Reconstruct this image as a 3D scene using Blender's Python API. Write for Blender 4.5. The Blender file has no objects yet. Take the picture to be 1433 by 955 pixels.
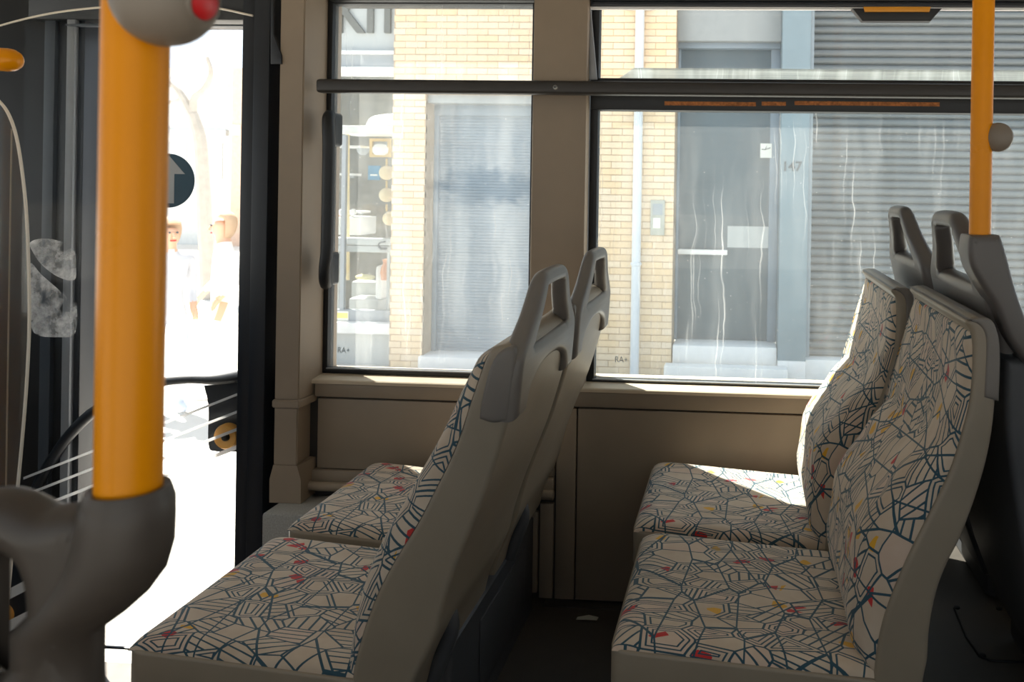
import bpy, bmesh, math, random
from mathutils import Vector, Matrix
random.seed(7)
scene = bpy.context.scene
C = scene.collection

# ------------------------------------------------------------------ camera
FPX, PPX, PPY, W, H = 1100.0, 970.0, 264.0, 1433.0, 955.0
EYE = Vector((0, 0, 1.23))
YAW = math.atan(65.0 / FPX)
ROLL = 0.016
FW = Vector((-math.sin(YAW), math.cos(YAW), 0))
R0 = Vector((math.cos(YAW), math.sin(YAW), 0))
U0 = Vector((0, 0, 1))
RT = R0 * math.cos(ROLL) + U0 * math.sin(ROLL)
UP = U0 * math.cos(ROLL) - R0 * math.sin(ROLL)
cd = bpy.data.cameras.new('camera')
cam = bpy.data.objects.new('camera', cd)
C.objects.link(cam)
cam.matrix_world = Matrix(((RT.x, UP.x, -FW.x, EYE.x), (RT.y, UP.y, -FW.y, EYE.y), (RT.z, UP.z, -FW.z, EYE.z), (0, 0, 0, 1)))
cd.sensor_fit = 'HORIZONTAL'
cd.sensor_width = 36.0
cd.lens = 36.0 * FPX / W
cd.shift_x = (W / 2 - PPX) / W
cd.shift_y = (PPY - H / 2) / W
cd.clip_start = 0.05
cd.clip_end = 300
cd.dof.use_dof = True
cd.dof.focus_distance = 1.75
cd.dof.aperture_fstop = 8.0
scene.camera = cam

# ------------------------------------------------------------------ sky, sun, exposure
world = bpy.data.worlds.new('sky')
scene.world = world
world.use_nodes = True
wn = world.node_tree.nodes
wn['Background'].inputs[0].default_value = (0.80, 0.90, 1.0, 1)
wn['Background'].inputs[1].default_value = 1.55
sd = bpy.data.lights.new('sun', 'SUN')
sd.energy = 22.0
sd.angle = math.radians(0.6)
sd.color = (1.0, 0.93, 0.82)
sun = bpy.data.objects.new('sun', sd)
C.objects.link(sun)
sun.rotation_euler = Vector((1.4, -1.0, -2.7)).to_track_quat('-Z', 'Y').to_euler()
vs = scene.view_settings
vs.view_transform = 'Standard'
vs.look = 'None'
vs.gamma = 1.0
vs.use_curve_mapping = False
vs.exposure = 0.28
scene.cycles.max_bounces = 10
scene.cycles.diffuse_bounces = 5
scene.cycles.transparent_max_bounces = 24
scene.cycles.caustics_reflective = False
scene.cycles.caustics_refractive = False
scene.cycles.sample_clamp_indirect = 6.0

# ------------------------------------------------------------------ helpers
def P(px, py, Y):
    """point of the plane y = Y that the picture shows at (px, py)"""
    d = FW + RT * ((px - PPX) / FPX) - UP * ((py - PPY) / FPX)
    return EYE + d * (Y / d.y)
def X(px, py, Y): return P(px, py, Y).x
def Z(px, py, Y): return P(px, py, Y).z
def XZ(pts, Y): return [(P(a, b, Y).x, P(a, b, Y).z) for a, b in pts]

def lin(c):
    c = c / 255.0
    return c / 12.92 if c <= 0.04045 else ((c + 0.055) / 1.055) ** 2.4
def rgb(r, g, b): return (lin(r), lin(g), lin(b), 1)

class NT:
    def __init__(self, name):
        self.m = bpy.data.materials.new(name)
        self.m.use_nodes = True
        self.t = self.m.node_tree
        self.t.nodes.clear()
        self.out = self.n('ShaderNodeOutputMaterial')
    def n(self, kind, **kw):
        nd = self.t.nodes.new(kind)
        for k, v in kw.items(): setattr(nd, k, v)
        return nd
    def l(self, a, b): self.t.links.new(a, b)
    def put(self, sock, v):
        if isinstance(v, (int, float)): sock.default_value = v
        elif isinstance(v, (tuple, list)): sock.default_value = v
        else: self.l(v, sock)
    def math(self, op, a, b=0.0, c=0.0):
        nd = self.n('ShaderNodeMath', operation=op)
        self.put(nd.inputs[0], a); self.put(nd.inputs[1], b); self.put(nd.inputs[2], c)
        return nd.outputs[0]
    def mix(self, f, a, b, blend='MIX'):
        nd = self.n('ShaderNodeMix', data_type='RGBA', blend_type=blend)
        self.put(nd.inputs[0], f); self.put(nd.inputs[6], a); self.put(nd.inputs[7], b)
        return nd.outputs[2]
    def noise(self, vec, scale, detail=3.0, rough=0.55):
        nd = self.n('ShaderNodeTexNoise')
        if vec is not None: self.l(vec, nd.inputs['Vector'])
        nd.inputs['Scale'].default_value = scale
        nd.inputs['Detail'].default_value = detail
        nd.inputs['Roughness'].default_value = rough
        return nd.outputs[0]
    def ramp(self, f, a, b, c0=(0, 0, 0, 1), c1=(1, 1, 1, 1)):
        nd = self.n('ShaderNodeMapRange')
        self.put(nd.inputs[0], f)
        nd.inputs[1].default_value = a; nd.inputs[2].default_value = b
        return nd.outputs[0]
    def pos(self): return self.n('ShaderNodeNewGeometry').outputs['Position']
    def obj(self): return self.n('ShaderNodeTexCoord').outputs['Object']

def plastic(name, col, rough=0.5, var=0.10, bump=0.04, metal=0.0, nscale=9.0, rnd=0.0, grain=900.0, coat=0.0, spec=0.5):
    t = NT(name)
    p = t.n('ShaderNodeBsdfPrincipled')
    v = t.obj()
    nz = t.noise(v, nscale, 5.0)
    dark = tuple(c * (1 - var) for c in col[:3]) + (1,)
    lite = tuple(min(1, c * (1 + var)) for c in col[:3]) + (1,)
    cc = t.mix(t.ramp(nz, 0.3, 0.7), dark, lite)
    if rnd:
        oi = t.n('ShaderNodeObjectInfo').outputs['Random']
        hs = t.n('ShaderNodeHueSaturation')
        t.l(cc, hs.inputs['Color'])
        t.put(hs.inputs['Value'], t.math('ADD', t.math('MULTIPLY', oi, rnd), 1 - rnd / 2))
        t.put(hs.inputs['Saturation'], t.math('ADD', t.math('MULTIPLY', t.math('FRACT', t.math('MULTIPLY', oi, 7.3)), 0.3), 0.85))
        cc = hs.outputs[0]
    t.put(p.inputs['Base Color'], cc)
    t.put(p.inputs['Roughness'], t.math('ADD', t.math('MULTIPLY', nz, 0.2), rough - 0.1))
    p.inputs['Metallic'].default_value = metal
    p.inputs['Coat Weight'].default_value = coat
    p.inputs['Specular IOR Level'].default_value = spec
    if bump:
        b = t.n('ShaderNodeBump')
        b.inputs['Strength'].default_value = bump
        b.inputs['Distance'].default_value = 0.002
        t.l(t.noise(v, grain, 2.0), b.inputs['Height'])
        t.l(b.outputs[0], p.inputs['Normal'])
    t.l(p.outputs[0], t.out.inputs[0])
    return t.m

def fabric(name):
    t = NT(name)
    p = t.n('ShaderNodeBsdfPrincipled')
    uv = t.n('ShaderNodeUVMap').outputs[0]
    def vor(scale, feature, rot=0.0, sq=(1, 1, 1), off=(0, 0, 0)):
        mp = t.n('ShaderNodeMapping')
        mp.inputs['Rotation'].default_value = (0, 0, rot)
        mp.inputs['Scale'].default_value = sq
        mp.inputs['Location'].default_value = off
        t.l(uv, mp.inputs[0])
        nd = t.n('ShaderNodeTexVoronoi', feature=feature, voronoi_dimensions='2D')
        nd.inputs['Scale'].default_value = scale
        t.l(mp.outputs[0], nd.inputs['Vector'])
        return nd, mp.outputs[0]
    S = 15.0
    e, vec = vor(S, 'DISTANCE_TO_EDGE', 0.5, (1, 1.7, 1))
    f, _ = vor(S, 'F1', 0.5, (1, 1.7, 1))
    sep = t.n('ShaderNodeSeparateColor'); t.l(f.outputs['Color'], sep.inputs[0])
    r1, r2, r3 = sep.outputs
    dte = e.outputs['Distance']
    edge = t.math('LESS_THAN', dte, 0.034)
    ring = t.math('LESS_THAN', t.math('ABSOLUTE', t.math('SUBTRACT', dte, 0.145)), 0.026)
    ring2 = t.math('LESS_THAN', t.math('ABSOLUTE', t.math('SUBTRACT', dte, 0.29)), 0.026)
    ring = t.math('MAXIMUM', ring, t.math('MULTIPLY', ring2, t.math('GREATER_THAN', r3, 0.45)))
    ring = t.math('MULTIPLY', ring, t.math('GREATER_THAN', r2, 0.58))
    sx = t.n('ShaderNodeSeparateXYZ'); t.l(vec, sx.inputs[0])
    ang = t.math('MULTIPLY', t.math('FLOOR', t.math('MULTIPLY', r1, 6.0)), math.pi / 6)
    along = t.math('ADD', t.math('MULTIPLY', sx.outputs[0], t.math('COSINE', ang)), t.math('MULTIPLY', sx.outputs[1], t.math('SINE', ang)))
    across = t.math('SUBTRACT', t.math('MULTIPLY', sx.outputs[1], t.math('COSINE', ang)), t.math('MULTIPLY', sx.outputs[0], t.math('SINE', ang)))
    st = t.math('LESS_THAN', t.math('FRACT', t.math('MULTIPLY', along, 50.0)), 0.23)
    st = t.math('MULTIPLY', st, t.math('LESS_THAN', r2, 0.36))
    e2, _ = vor(8.0, 'DISTANCE_TO_EDGE', -0.9, (1.7, 0.8, 1), (3.1, 1.7, 0))
    big = t.math('LESS_THAN', e2.outputs['Distance'], 0.022)
    line = t.math('MAXIMUM', t.math('MAXIMUM', edge, ring), t.math('MAXIMUM', st, big))
    e3, _ = vor(34.0, 'DISTANCE_TO_EDGE', 0.5, (1, 1.5, 1), (0.4, 0.9, 0))
    f3, _ = vor(34.0, 'F1', 0.5, (1, 1.5, 1), (0.4, 0.9, 0))
    s3 = t.n('ShaderNodeSeparateColor'); t.l(f3.outputs['Color'], s3.inputs[0])
    inside = t.math('GREATER_THAN', e3.outputs['Distance'], 0.10)
    red = t.math('MULTIPLY', inside, t.math('GREATER_THAN', s3.outputs[0], 0.972))
    yel = t.math('MULTIPLY', inside, t.math('GREATER_THAN', s3.outputs[1], 0.970))
    nz = t.noise(uv, 14.0, 3.0)
    base = t.mix(t.ramp(nz, 0.35, 0.65), rgb(188, 168, 146), rgb(201, 184, 163))
    pink = t.math('MULTIPLY', t.math('GREATER_THAN', r3, 0.86), 0.3)
    base = t.mix(pink, base, rgb(214, 182, 164))
    base = t.mix(yel, base, rgb(214, 160, 40))
    base = t.mix(red, base, rgb(192, 46, 42))
    col = t.mix(line, base, rgb(38, 72, 86))
    t.put(p.inputs['Base Color'], col)
    p.inputs['Roughness'].default_value = 0.85
    p.inputs['Sheen Weight'].default_value = 0.2
    b = t.n('ShaderNodeBump')
    b.inputs['Strength'].default_value = 0.25
    b.inputs['Distance'].default_value = 0.0015
    t.l(t.math('ADD', t.noise(uv, 900.0, 2.0), t.math('MULTIPLY', line, -0.4)), b.inputs['Height'])
    t.l(b.outputs[0], p.inputs['Normal'])
    t.l(p.outputs[0], t.out.inputs[0])
    return t.m

def glass(name, tint, veil, streaks=0.0, refl=0.06, spots=0.0, veilcol=(0.85, 0.9, 0.9, 1), thin_patch=None):
    """thin pane: see-through tint, weak mirror, a film of dried dirt in runs"""
    t = NT(name)
    tr = t.n('ShaderNodeBsdfTransparent'); tr.inputs[0].default_value = tint
    gl = t.n('ShaderNodeBsdfGlossy'); gl.inputs['Roughness'].default_value = 0.02
    m1 = t.n('ShaderNodeMixShader')
    lw = t.n('ShaderNodeLayerWeight'); lw.inputs[0].default_value = 0.12
    t.put(m1.inputs[0], t.math('ADD', t.math('MULTIPLY', lw.outputs['Fresnel'], 0.5), refl * 0.5))
    t.l(tr.outputs[0], m1.inputs[1]); t.l(gl.outputs[0], m1.inputs[2])
    d1 = t.n('ShaderNodeBsdfTranslucent'); d1.inputs[0].default_value = veilcol
    d2 = t.n('ShaderNodeBsdfDiffuse'); d2.inputs[0].default_value = veilcol
    dm = t.n('ShaderNodeMixShader'); dm.inputs[0].default_value = 0.4
    t.l(d1.outputs[0], dm.inputs[1]); t.l(d2.outputs[0], dm.inputs[2])
    fac = veil
    if streaks:
        pos = t.pos()
        # slightly wandering vertical runs
        wob = t.noise(pos, 7.0, 2.0)
        sx = t.n('ShaderNodeSeparateXYZ'); t.l(pos, sx.inputs[0])
        xx = t.math('ADD', sx.outputs[0], t.math('MULTIPLY', t.math('SUBTRACT', wob, 0.5), 0.05))
        cb = t.n('ShaderNodeCombineXYZ')
        t.put(cb.inputs[0], t.math('MULTIPLY', xx, 120.0)); t.put(cb.inputs[2], t.math('MULTIPLY', sx.outputs[2], 1.6))
        s = t.noise(cb.outputs[0], 1.0, 1.0, 0.4)
        s = t.ramp(s, 0.62, 0.74)
        cb2 = t.n('ShaderNodeCombineXYZ')
        t.put(cb2.inputs[0], t.math('MULTIPLY', xx, 12.0)); t.put(cb2.inputs[2], t.math('MULTIPLY', sx.outputs[2], 2.0))
        s2 = t.ramp(t.noise(cb2.outputs[0], 1.0, 3.0), 0.45, 0.75)
        cb3 = t.n('ShaderNodeCombineXYZ')
        t.put(cb3.inputs[0], t.math('MULTIPLY', sx.outputs[0], 3.0)); t.put(cb3.inputs[2], t.math('MULTIPLY', sx.outputs[2], 260.0))
        s3 = t.noise(cb3.outputs[0], 1.0, 2.0)
        fac = t.math('ADD', t.math('MULTIPLY', t.math('MULTIPLY', s, t.math('ADD', s2, 0.2)), streaks), t.math('MULTIPLY', t.math('ADD', t.math('ADD', s2, 0.5), t.math('MULTIPLY', s3, 0.7)), veil))
    if thin_patch:
        # a cloudy patch where the film is thinner
        c = P(thin_patch[0], thin_patch[1], 2.37)
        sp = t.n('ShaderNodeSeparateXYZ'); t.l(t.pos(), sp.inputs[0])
        ux = t.math('DIVIDE', t.math('SUBTRACT', sp.outputs[0], c.x), thin_patch[2])
        uz = t.math('DIVIDE', t.math('SUBTRACT', sp.outputs[2], c.z), thin_patch[3])
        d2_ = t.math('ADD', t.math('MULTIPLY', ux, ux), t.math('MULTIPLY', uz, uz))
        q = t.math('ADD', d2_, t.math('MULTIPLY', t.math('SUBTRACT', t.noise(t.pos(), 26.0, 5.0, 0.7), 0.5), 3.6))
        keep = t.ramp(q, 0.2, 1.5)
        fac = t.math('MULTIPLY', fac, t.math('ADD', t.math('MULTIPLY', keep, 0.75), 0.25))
    if spots:
        vn = t.n('ShaderNodeTexVoronoi'); t.l(t.pos(), vn.inputs['Vector']); vn.inputs['Scale'].default_value = 40.0
        fac = t.math('ADD', fac, t.math('MULTIPLY', t.math('LESS_THAN', vn.outputs['Distance'], 0.05), spots))
    m2 = t.n('ShaderNodeMixShader')
    t.put(m2.inputs[0], fac)
    t.l(m1.outputs[0], m2.inputs[1]); t.l(dm.outputs[0], m2.inputs[2])
    t.l(m2.outputs[0], t.out.inputs[0])
    return t.m

def painted_reflection(name):  # patchy pale layer that paints a reflection onto the glass
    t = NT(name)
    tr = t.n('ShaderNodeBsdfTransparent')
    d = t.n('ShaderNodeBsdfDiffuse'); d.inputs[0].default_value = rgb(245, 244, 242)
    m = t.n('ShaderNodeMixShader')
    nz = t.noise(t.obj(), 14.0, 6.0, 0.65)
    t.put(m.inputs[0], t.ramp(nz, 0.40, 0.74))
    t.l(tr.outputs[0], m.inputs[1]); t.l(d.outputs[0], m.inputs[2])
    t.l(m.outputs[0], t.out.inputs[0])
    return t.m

def vinyl(name):
    t = NT(name)
    a = t.n('ShaderNodeBsdfTranslucent'); a.inputs[0].default_value = rgb(240, 240, 240)
    d = t.n('ShaderNodeBsdfDiffuse'); d.inputs[0].default_value = rgb(240, 240, 240)
    m = t.n('ShaderNodeMixShader'); m.inputs[0].default_value = 0.4
    t.l(a.outputs[0], m.inputs[1]); t.l(d.outputs[0], m.inputs[2])
    t.l(m.outputs[0], t.out.inputs[0])
    return t.m

def emit(name, col, s):
    t = NT(name)
    e = t.n('ShaderNodeEmission'); e.inputs[0].default_value = col; e.inputs[1].default_value = s
    t.l(e.outputs[0], t.out.inputs[0])
    return t.m

M = {
    'shell': plastic('tan_seat_plastic', rgb(140, 128, 111), 0.42, 0.06, 0.08),
    'handle': plastic('grey_handle_plastic', rgb(112, 106, 100), 0.40, 0.08, 0.06),
    'dark_handle': plastic('dark_grey_plastic', rgb(88, 83, 80), 0.38, 0.08, 0.06),
    'near_handle': plastic('brown_grey_plastic', rgb(68, 60, 53), 0.45, 0.08, 0.06),
    'pedestal': plastic('pedestal_plastic', rgb(74, 74, 76), 0.5, 0.12, 0.08),
    'wall': plastic('beige_wall_laminate', rgb(144, 129, 111), 0.55, 0.05, 0.10, grain=500),
    'sill': plastic('beige_sill', rgb(196, 180, 156), 0.5, 0.05, 0.05),
    'pillar': plastic('beige_pillar', rgb(146, 130, 112), 0.55, 0.05, 0.10, grain=500),
    'gasket': plastic('black_rubber', rgb(15, 18, 22), 0.45, 0.15, 0.03),
    'post': plastic('blue_black_post', rgb(20, 26, 35), 0.4, 0.15, 0.03),
    'rail': plastic('dark_rail', rgb(44, 40, 37), 0.45, 0.10, 0.03),
    'yellow': plastic('yellow_enamel', rgb(228, 142, 0), 0.30, 0.03, 0.015, grain=200, spec=0.22),
    'button': plastic('grey_button_housing', rgb(122, 111, 99), 0.5, 0.08, 0.05),
    'red': plastic('red_button', rgb(196, 22, 26), 0.4, 0.04, 0.0),
    'steel': plastic('dull_steel', rgb(150, 148, 144), 0.35, 0.05, 0.0, metal=1.0),
    'silver': plastic('pale_grey_trim', rgb(140, 142, 146), 0.4, 0.05, 0.0),
    'grey_trim': plastic('mid_grey_trim', rgb(64, 70, 78), 0.45, 0.05, 0.0),
    'floor': plastic('bus_floor_vinyl', rgb(70, 64, 58), 0.5, 0.15, 0.1, nscale=25, grain=350),
    'riser': plastic('dark_riser', rgb(58, 54, 50), 0.5, 0.12, 0.05),
    'speckle': plastic('speckled_grey', rgb(160, 158, 152), 0.6, 0.22, 0.15, nscale=260, grain=260),
    'ceil': plastic('bus_ceiling', rgb(190, 184, 174), 0.6, 0.04, 0.0),
    'cream_edge': plastic('pale_edge', rgb(226, 216, 200), 0.35, 0.03, 0.0),
    'white': plastic('white_vinyl', rgb(238, 238, 236), 0.5, 0.03, 0.0),
    'teal': plastic('teal_sticker', rgb(20, 66, 86), 0.5, 0.04, 0.0),
    'arrow': plastic('grey_arrow', rgb(176, 178, 180), 0.5, 0.04, 0.0),
    'orange': plastic('orange_knob', rgb(240, 176, 88), 0.4, 0.06, 0.0),
    'latch': plastic('amber_latch', rgb(225, 150, 30), 0.4, 0.06, 0.0),
    'orange_reflection': plastic('transom_reflection', rgb(176, 110, 60), 0.8, 0.5, 0.0, nscale=120),  # speckled orange standing in for a reflection
    'fabric': fabric('geometric_moquette'),
    'brick': plastic('cream_brick', rgb(230, 207, 176), 0.85, 0.04, 0.25, rnd=0.07, nscale=6, grain=120),
    'mortar': plastic('mortar', rgb(186, 166, 142), 0.9, 0.08, 0.1),
    'door_grey': plastic('blue_grey_paint', rgb(128, 143, 156), 0.6, 0.10, 0.05, nscale=2.2),
    'door_dark': plastic('slate_door_paint', rgb(86, 100, 108), 0.5, 0.10, 0.05, nscale=2.0),
    'frame_grey': plastic('grey_frame_paint', rgb(146, 158, 166), 0.6, 0.06, 0.05),
    'lintel': plastic('pale_lintel', rgb(146, 153, 156), 0.7, 0.05, 0.05),
    'pilaster': plastic('blue_grey_render', rgb(124, 142, 151), 0.75, 0.07, 0.1, nscale=3),
    'slat': plastic('shutter_slat', rgb(100, 107, 110), 0.55, 0.08, 0.0, nscale=3, rnd=0.06),
    'shutter_back': plastic('shutter_gap', rgb(40, 42, 44), 0.8, 0.1, 0.0),
    'step': plastic('pale_stone', rgb(228, 228, 228), 0.8, 0.04, 0.1),
    'downpipe': plastic('downpipe_paint', rgb(205, 212, 220), 0.5, 0.03, 0.0),
    'intercom': plastic('intercom_metal', rgb(176, 178, 168), 0.5, 0.05, 0.0),
    'letter': plastic('sign_letter', rgb(104, 106, 104), 0.6, 0.08, 0.0),
    'fascia': plastic('fascia_paint', rgb(186, 190, 190), 0.7, 0.04, 0.0),
    'band': plastic('grey_band', rgb(160, 166, 171), 0.7, 0.05, 0.0),
    'shop_back': plastic('shop_back_wall', rgb(100, 98, 90), 0.9, 0.4, 0.0, nscale=5),
    'lantern': plastic('cream_paper', rgb(226, 206, 168), 0.8, 0.04, 0.0),
    'gilt': plastic('gilt_wood', rgb(206, 176, 112), 0.5, 0.1, 0.0),
    'amber': plastic('amber_pole', rgb(255, 228, 172), 0.4, 0.05, 0.0),
    'blue': plastic('blue_print', rgb(52, 128, 168), 0.6, 0.1, 0.0),
    'sofa': plastic('pale_sofa_cloth', rgb(186, 188, 186), 0.9, 0.06, 0.1),
    'cushion': plastic('yellow_cushion', rgb(206, 198, 150), 0.9, 0.06, 0.1),
    'orange_soft': plastic('orange_toy', rgb(214, 150, 112), 0.8, 0.06, 0.0),
    'paper': plastic('paper', rgb(238, 238, 230), 0.7, 0.02, 0.0),
    'yellow_note': plastic('yellow_note', rgb(250, 214, 130), 0.7, 0.03, 0.0),
    'ink': plastic('dark_ink', rgb(70, 78, 84), 0.7, 0.05, 0.0),
    'road': plastic('pale_pavement', rgb(198, 194, 188), 0.85, 0.06, 0.2, nscale=1.2, grain=60),
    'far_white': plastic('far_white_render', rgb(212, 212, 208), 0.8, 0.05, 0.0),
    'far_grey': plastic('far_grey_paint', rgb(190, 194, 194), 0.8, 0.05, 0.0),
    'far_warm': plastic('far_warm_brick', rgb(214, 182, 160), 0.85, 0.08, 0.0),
    'bark': plastic('tree_bark', rgb(168, 162, 154), 0.9, 0.08, 0.1),
    'skin': plastic('skin', rgb(214, 170, 142), 0.6, 0.04, 0.0),
    'hair': plastic('brown_hair', rgb(188, 160, 132), 0.7, 0.08, 0.0),
    'cloth_white': plastic('white_cloth', rgb(240, 238, 234), 0.9, 0.04, 0.0),
    'cloth_grey': plastic('grey_cloth', rgb(196, 198, 204), 0.9, 0.08, 0.0),
    'denim': plastic('pale_denim', rgb(200, 208, 220), 0.9, 0.08, 0.0),
    'glass1': glass('front_side_window_glass', (0.66, 0.70, 0.72, 1), 0.12, 0.22, 0.06, 0.3, thin_patch=(690, 262, 0.19, 0.055)),
    'glass2': glass('rear_side_window_glass', (0.66, 0.73, 0.75, 1), 0.075, 0.32, 0.06, 0.35),
    'glass_up': glass('hopper_glass', (0.82, 0.83, 0.83, 1), 0.045, 0.08, 0.06, 0.2),
    'film': glass('pale_strip_glass', (0.6, 0.62, 0.6, 1), 0.45, 0.35, 0.05, 0.0),
    'door_glass': glass('door_glass', (0.95, 0.96, 0.96, 1), 0.006, 0.0, 0.02, 0.0),
    'screen': glass('clear_screen', (0.90, 0.92, 0.92, 1), 0.02, 0.0, 0.06, 0.0),
    'shop_glass': glass('shop_glass', (0.9, 0.92, 0.92, 1), 0.03, 0.0, 0.08, 0.0),
    'painted_reflection': painted_reflection('hand_reflection'),
    'vinyl': vinyl('white_vinyl_film'),
    'tinted': glass('near_side_window_glass', (0.42, 0.43, 0.43, 1), 0.03, 0.0, 0.06, 0.0),
}

def root_loc(o):
    v = Vector((0, 0, 0))
    while o is not None:
        v += o.location
        o = o.parent
    return v
def tag(o, label=None, cat=None, group=None, kind=None):
    if label: o['label'] = label
    if cat: o['category'] = cat
    if group: o['group'] = group
    if kind: o['kind'] = kind
    return o
def thing(name, label, cat, loc, group=None):
    o = bpy.data.objects.new(name, None)
    C.objects.link(o)
    o.empty_display_size = 0.05
    o.location = Vector(loc)
    return tag(o, label, cat, group)
def structure(name, loc=(0, 0, 0)):
    o = bpy.data.objects.new(name, None)
    C.objects.link(o)
    o.location = Vector(loc)
    o['kind'] = 'structure'
    return o
def add(name, me, mat, parent=None, smooth=35):
    """link a mesh given in world coordinates, as a child of parent when there is one"""
    if mat is not None and not me.materials: me.materials.append(M[mat])
    if smooth is not None:
        for pl in me.polygons: pl.use_smooth = True
        me.set_sharp_from_angle(angle=math.radians(smooth))
    o = bpy.data.objects.new(name, me)
    C.objects.link(o)
    if parent is not None:
        me.transform(Matrix.Translation(-root_loc(parent)))
        o.parent = parent
    else:
        vs_ = [v.co for v in me.vertices]
        c = Vector(((min(v.x for v in vs_) + max(v.x for v in vs_)) / 2, (min(v.y for v in vs_) + max(v.y for v in vs_)) / 2, min(v.z for v in vs_)))
        me.transform(Matrix.Translation(-c))
        o.location = c
    return o
def from_bm(name, bm, mat, parent=None, smooth=35):
    bmesh.ops.recalc_face_normals(bm, faces=bm.faces[:])
    me = bpy.data.meshes.new(name)
    bm.to_mesh(me); bm.free()
    return add(name, me, mat, parent, smooth)
def bm_box(bm, x0, x1, y0, y1, z0, z1, bev=0.0, seg=2, mx=None):
    if x1 < x0: x0, x1 = x1, x0
    if z1 < z0: z0, z1 = z1, z0
    vs_ = [bm.verts.new((x, y, z)) for x in (x0, x1) for y in (y0, y1) for z in (z0, z1)]
    fs = [bm.faces.new([vs_[i] for i in q]) for q in ((0, 1, 3, 2), (4, 6, 7, 5), (0, 4, 5, 1), (2, 3, 7, 6), (0, 2, 6, 4), (1, 5, 7, 3))]
    if bev:
        es = list({e for f in fs for e in f.edges})
        bmesh.ops.bevel(bm, geom=es, offset=bev, segments=seg, affect='EDGES', profile=0.5)
def box(name, x0, x1, y0, y1, z0, z1, mat, parent=None, bev=0.0, seg=2, rot=None):
    bm = bmesh.new()
    bm_box(bm, x0, x1, y0, y1, z0, z1, bev, seg)
    if rot:
        c = Vector(((x0 + x1) / 2, (y0 + y1) / 2, (z0 + z1) / 2))
        bmesh.ops.transform(bm, matrix=Matrix.Translation(c) @ rot @ Matrix.Translation(-c), verts=bm.verts[:])
    return from_bm(name, bm, mat, parent)
def pbox(name, px0, px1, py0, py1, Y, depth, mat, parent=None, bev=0.0):
    """a box whose front face, in the plane y = Y, covers that rectangle of the picture"""
    cx, cy = (px0 + px1) / 2, (py0 + py1) / 2
    return box(name, X(px0, cy, Y), X(px1, cy, Y), Y, Y + depth, Z(cx, py1, Y), Z(cx, py0, Y), mat, parent, bev)

def catmull(pts, closed=True, n=5, corners=()):
    out, N = [], len(pts)
    rng = range(N if closed else N - 1)
    for i in rng:
        p1, p2 = Vector(pts[i]), Vector(pts[(i + 1) % N])
        p0 = Vector(pts[i - 1]) if (closed or i > 0) else p1 * 2 - p2
        p3 = Vector(pts[(i + 2) % N]) if (closed or i + 2 < N) else p2 * 2 - p1
        if i in corners: p0 = p1 * 2 - p2
        if (i + 1) % N in corners: p3 = p2 * 2 - p1
        for k in range(n):
            t = k / n
            out.append(0.5 * ((2 * p1) + (p2 - p0) * t + (2 * p0 - 5 * p1 + 4 * p2 - p3) * t * t + (3 * p1 - p0 - 3 * p2 + p3) * t ** 3))
    if not closed: out.append(Vector(pts[-1]))
    return [tuple(v) for v in out]

def slab_mesh(loops, thick, bev, res=3):
    """filled outline (with holes) in local XY, thickness along local Z centred on 0, rounded rims"""
    cu = bpy.data.curves.new('outline', 'CURVE')
    cu.dimensions = '2D'
    cu.fill_mode = 'BOTH'
    cu.extrude = max(thick / 2 - bev, 0.0)
    cu.bevel_depth = bev
    cu.bevel_resolution = res
    cu.offset = -bev
    for lp in loops:
        sp = cu.splines.new('POLY')
        sp.points.add(len(lp) - 1)
        for q, c in zip(sp.points, lp): q.co = (c[0], c[1], 0, 1)
        sp.use_cyclic_u = True
    ob = bpy.data.objects.new('outline', cu)
    C.objects.link(ob)
    me = bpy.data.meshes.new_from_object(ob)
    bpy.data.objects.remove(ob)
    bpy.data.curves.remove(cu)
    bm = bmesh.new(); bm.from_mesh(me)
    bmesh.ops.remove_doubles(bm, verts=bm.verts[:], dist=1e-5)
    bmesh.ops.recalc_face_normals(bm, faces=bm.faces[:])
    bm.to_mesh(me); bm.free()
    me.materials.clear()
    return me
SWAP = Matrix(((1, 0, 0, 0), (0, 0, -1, 0), (0, 1, 0, 0), (0, 0, 0, 1)))     # local (x, y, z) -> world (x, -z, y)
def slab(name, loops, y0, y1, mat, parent=None, bev=0.0, res=3, smooth=35):
    """outline(s) in world (x, z), extruded from y0 to y1"""
    me = slab_mesh(loops, y1 - y0, bev, res)
    me.transform(Matrix.Translation((0, (y0 + y1) / 2, 0)) @ SWAP)
    return add(name, me, mat, parent, smooth)

def tube(name, pts, r, mat, parent=None, seg=12, caps=True, radii=None):
    bm = bmesh.new()
    pts = [Vector(p) for p in pts]
    rings, prev = [], None
    for i, p in enumerate(pts):
        d = (pts[min(i + 1, len(pts) - 1)] - pts[max(i - 1, 0)]).normalized()
        if prev is None:
            a = d.orthogonal().normalized()
        else:
            a = (prev - d * prev.dot(d)).normalized()
        prev = a
        b = d.cross(a)
        rr = radii[i] if radii else r
        rings.append([bm.verts.new(p + (a * math.cos(2 * math.pi * k / seg) + b * math.sin(2 * math.pi * k / seg)) * rr) for k in range(seg)])
    for q, w in zip(rings, rings[1:]):
        for k in range(seg): bm.faces.new((q[k], q[(k + 1) % seg], w[(k + 1) % seg], w[k]))
    if caps:
        bm.faces.new(rings[0]); bm.faces.new(rings[-1])
    return from_bm(name, bm, mat, parent)

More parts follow.
